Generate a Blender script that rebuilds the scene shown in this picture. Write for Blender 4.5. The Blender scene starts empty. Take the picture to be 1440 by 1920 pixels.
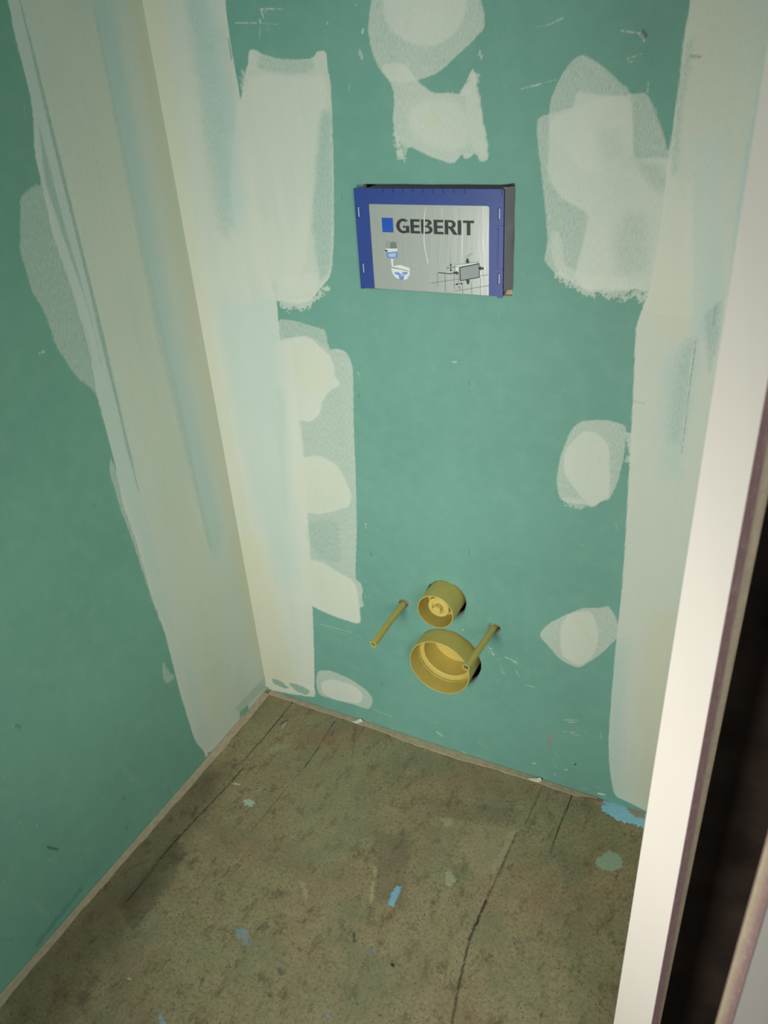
import bpy, bmesh, math, random
import numpy as np
from mathutils import Matrix, Vector

S = bpy.context.scene
COL = S.collection

# ---------------------------------------------------------------- camera
cam_data = bpy.data.cameras.new('camera')
cam = bpy.data.objects.new('camera', cam_data)
COL.objects.link(cam)
M3 = Matrix(((0.891438, -0.178246, 0.416613), (0.448959, 0.472046, -0.758689), (-0.061427, 0.863366, 0.500824)))
cam.matrix_world = Matrix.Translation((0.848092, -0.975922, 1.142966)) @ M3.to_4x4()
cam_data.sensor_fit = 'HORIZONTAL'
cam_data.sensor_width = 36.0
cam_data.lens = 36.0 * 1476.83 / 1440.0
cam_data.clip_start = 0.02
cam_data.dof.use_dof = True
cam_data.dof.focus_distance = 1.2
cam_data.dof.aperture_fstop = 11.0
S.camera = cam

# ---------------------------------------------------------------- world, lights, exposure
w = bpy.data.worlds.new('world'); S.world = w; w.use_nodes = True
bg = w.node_tree.nodes['Background']
bg.inputs[0].default_value = (0.93, 0.97, 1.0, 1); bg.inputs[1].default_value = 0.18

def area(name, loc, target, sx, sy, power, color):
    d = bpy.data.lights.new(name, 'AREA'); d.shape = 'RECTANGLE'; d.size = sx; d.size_y = sy
    d.energy = power; d.color = color
    o = bpy.data.objects.new(name, d); COL.objects.link(o)
    o.location = loc
    o.rotation_euler = (Vector(target) - Vector(loc)).to_track_quat('-Z', 'Y').to_euler()
    return o
# daylight of the room behind the photographer, coming in through the doorway
area('daylight_hall', (0.25, -3.2, 1.25), (0.5, 0, 0.75), 1.3, 1.5, 10, (1.0, 0.985, 0.93))
area('side_fill', (1.8, -2.1, 1.45), (0.75, -0.4, 0.85), 0.8, 1.2, 19, (0.96, 1.0, 1.0))  # unseen fill added to brighten the door frame boards at right

# added unseen spot, set low to brighten the cubicle and darken towards its top
sd = bpy.data.lights.new('low_fill_spot', 'SPOT'); sd.energy = 36; sd.color = (1.0, 0.965, 0.92)
sd.spot_size = math.radians(100); sd.spot_blend = 1.0; sd.shadow_soft_size = 0.17
so = bpy.data.objects.new('low_fill_spot', sd); COL.objects.link(so); so.location = (0.42, -1.20, 0.66)
so.rotation_euler = (Vector((0.56, 0, 0.46)) - so.location).to_track_quat('-Z', 'Y').to_euler()

S.view_settings.view_transform = 'Standard'
S.view_settings.look = 'None'
S.view_settings.exposure = 0.0
S.view_settings.gamma = 1.0
S.view_settings.use_curve_mapping = False

# ---------------------------------------------------------------- helpers
def lin(c, a=1.0):
    def f(v):
        v /= 255.0
        return v / 12.92 if v <= 0.04045 else ((v + 0.055) / 1.055) ** 2.4
    return (f(c[0]), f(c[1]), f(c[2]), a)

class NT:
    """small node-tree writer"""
    def __init__(s, name):
        s.m = bpy.data.materials.new(name); s.m.use_nodes = True
        s.t = s.m.node_tree; s.n = s.t.nodes; s.l = s.t.links
        s.bsdf = s.n['Principled BSDF']
        s.co = s.n.new('ShaderNodeTexCoord').outputs['Object']
    def set(s, sock, v):
        if isinstance(v, bpy.types.NodeSocket): s.l.new(v, sock)
        else: sock.default_value = v
    def noise(s, scale, detail=4, rough=0.55, stretch=(1, 1, 1), out='Fac', dist=0.0):
        mp = s.n.new('ShaderNodeMapping'); s.l.new(s.co, mp.inputs[0]); mp.inputs['Scale'].default_value = stretch
        k = s.n.new('ShaderNodeTexNoise'); s.l.new(mp.outputs[0], k.inputs['Vector'])
        k.inputs['Scale'].default_value = scale; k.inputs['Detail'].default_value = detail
        k.inputs['Roughness'].default_value = rough; k.inputs['Distortion'].default_value = dist
        return k.outputs[out]
    def ramp(s, f, *stops):
        r = s.n.new('ShaderNodeValToRGB'); s.set(r.inputs[0], f)
        e = r.color_ramp.elements
        while len(e) < len(stops): e.new(0.5)
        for i, (p, c) in enumerate(stops): e[i].position = p; e[i].color = c if len(c) == 4 else (*c, 1)
        return r.outputs[0]
    def rampv(s, f, a, b, lo=0.0, hi=1.0):
        r = s.n.new('ShaderNodeMapRange'); s.set(r.inputs[0], f)
        r.inputs[1].default_value = a; r.inputs[2].default_value = b
        r.inputs[3].default_value = lo; r.inputs[4].default_value = hi
        return r.outputs[0]
    def math(s, op, a, b=0.0, clamp=False):
        k = s.n.new('ShaderNodeMath'); k.operation = op; k.use_clamp = clamp
        s.set(k.inputs[0], a); s.set(k.inputs[1], b); return k.outputs[0]
    def mix(s, f, a, b):
        k = s.n.new('ShaderNodeMix'); k.data_type = 'RGBA'
        s.set(k.inputs[0], f); s.set(k.inputs[6], a); s.set(k.inputs[7], b); return k.outputs[2]
    def attr(s, name, out='Fac'):
        k = s.n.new('ShaderNodeAttribute'); k.attribute_name = name; return k.outputs[out]
    def bump(s, h, strength, dist):
        k = s.n.new('ShaderNodeBump'); k.inputs['Strength'].default_value = strength
        k.inputs['Distance'].default_value = dist; s.set(k.inputs['Height'], h)
        s.l.new(k.outputs[0], s.bsdf.inputs['Normal'])
    def done(s, color=None, rough=0.6, metal=0.0, spec=0.5, coat=0.0):
        if color is not None: s.set(s.bsdf.inputs['Base Color'], color)
        s.set(s.bsdf.inputs['Roughness'], rough); s.bsdf.inputs['Metallic'].default_value = metal
        s.bsdf.inputs['Specular IOR Level'].default_value = spec
        s.bsdf.inputs['Coat Weight'].default_value = coat; s.bsdf.inputs['Coat Roughness'].default_value = 0.12
        return s.m

def simple(name, c, rough=0.5, metal=0.0, spec=0.5, var=0.06, scale=60, coat=0.0, bump=0.0):
    k = NT(name); c = lin(c)
    n = k.noise(scale)
    a = tuple(v * (1 - var) for v in c[:3]) + (1,); b = tuple(min(1, v * (1 + var)) for v in c[:3]) + (1,)
    col = k.ramp(n, (0.3, a), (0.7, b))
    if bump: k.bump(n, bump, 0.001)
    return k.done(col, rough, metal, spec, coat)

def mesh_obj(name, verts, faces, mat, parent=None, smooth=False):
    me = bpy.data.meshes.new(name); me.from_pydata([tuple(map(float, v)) for v in verts], [], faces); me.update()
    if smooth:
        for p in me.polygons: p.use_smooth = True
    o = bpy.data.objects.new(name, me); COL.objects.link(o)
    if mat: me.materials.append(mat)
    if parent: o.parent = parent
    return o
def bm_obj(name, bm, mat, parent=None, smooth=False, bevel=0.0):
    bmesh.ops.recalc_face_normals(bm, faces=bm.faces)
    if bevel: bmesh.ops.bevel(bm, geom=bm.edges[:], offset=bevel, segments=2, affect='EDGES', profile=0.6)
    if smooth:
        for e in bm.edges:
            if len(e.link_faces) == 2 and e.calc_face_angle() > 0.6: e.smooth = False
    me = bpy.data.meshes.new(name); bm.to_mesh(me); bm.free()
    if smooth:
        for p in me.polygons: p.use_smooth = True
    o = bpy.data.objects.new(name, me); COL.objects.link(o)
    if mat: me.materials.append(mat)
    if parent: o.parent = parent
    return o
def add_box(bm, x0, x1, y0, y1, z0, z1):
    v = [bm.verts.new(p) for p in ((x0,y0,z0),(x1,y0,z0),(x1,y1,z0),(x0,y1,z0),(x0,y0,z1),(x1,y0,z1),(x1,y1,z1),(x0,y1,z1))]
    for f in ((0,3,2,1),(4,5,6,7),(0,1,5,4),(1,2,6,5),(2,3,7,6),(3,0,4,7)): bm.faces.new([v[i] for i in f])
def prism_xz(bm, poly, y0, y1):
    """outline in the wall plane (x,z), thickness along y"""
    a = [bm.verts.new((x, y0, z)) for x, z in poly]; b = [bm.verts.new((x, y1, z)) for x, z in poly]
    bm.faces.new(a); bm.faces.new(b[::-1])
    for i in range(len(poly)):
        j = (i + 1) % len(poly); bm.faces.new((a[i], b[i], b[j], a[j]))
def empty(name, loc):
    o = bpy.data.objects.new(name, None); COL.objects.link(o); o.location = loc; o.empty_display_size = 0.05
    return o
def tag(o, label, cat, group=None):
    o['label'] = label; o['category'] = cat
    if group: o['group'] = group
    return o
def struct(o): o['kind'] = 'structure'; return o
def lathe_y(bm, prof, n=72, flat=None):
    """profile of (radius, y) turned about the local y axis; closed ring profile when flat is None"""
    rings = []
    for r, y in prof:
        rings.append([bm.verts.new((r * math.cos(2*math.pi*i/n), y, r * math.sin(2*math.pi*i/n))) for i in range(n)] if r > 1e-6 else [bm.verts.new((0, y, 0))])
    m = len(rings)
    for k in range(m if flat is None else m - 1):
        a, b = rings[k], rings[(k + 1) % m]
        for i in range(n):
            j = (i + 1) % n
            if len(a) == 1 and len(b) == 1: continue
            if len(a) == 1: bm.faces.new((a[0], b[i], b[j]))
            elif len(b) == 1: bm.faces.new((a[i], a[j], b[0]))
            else: bm.faces.new((a[i], a[j], b[j], b[i]))

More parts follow.
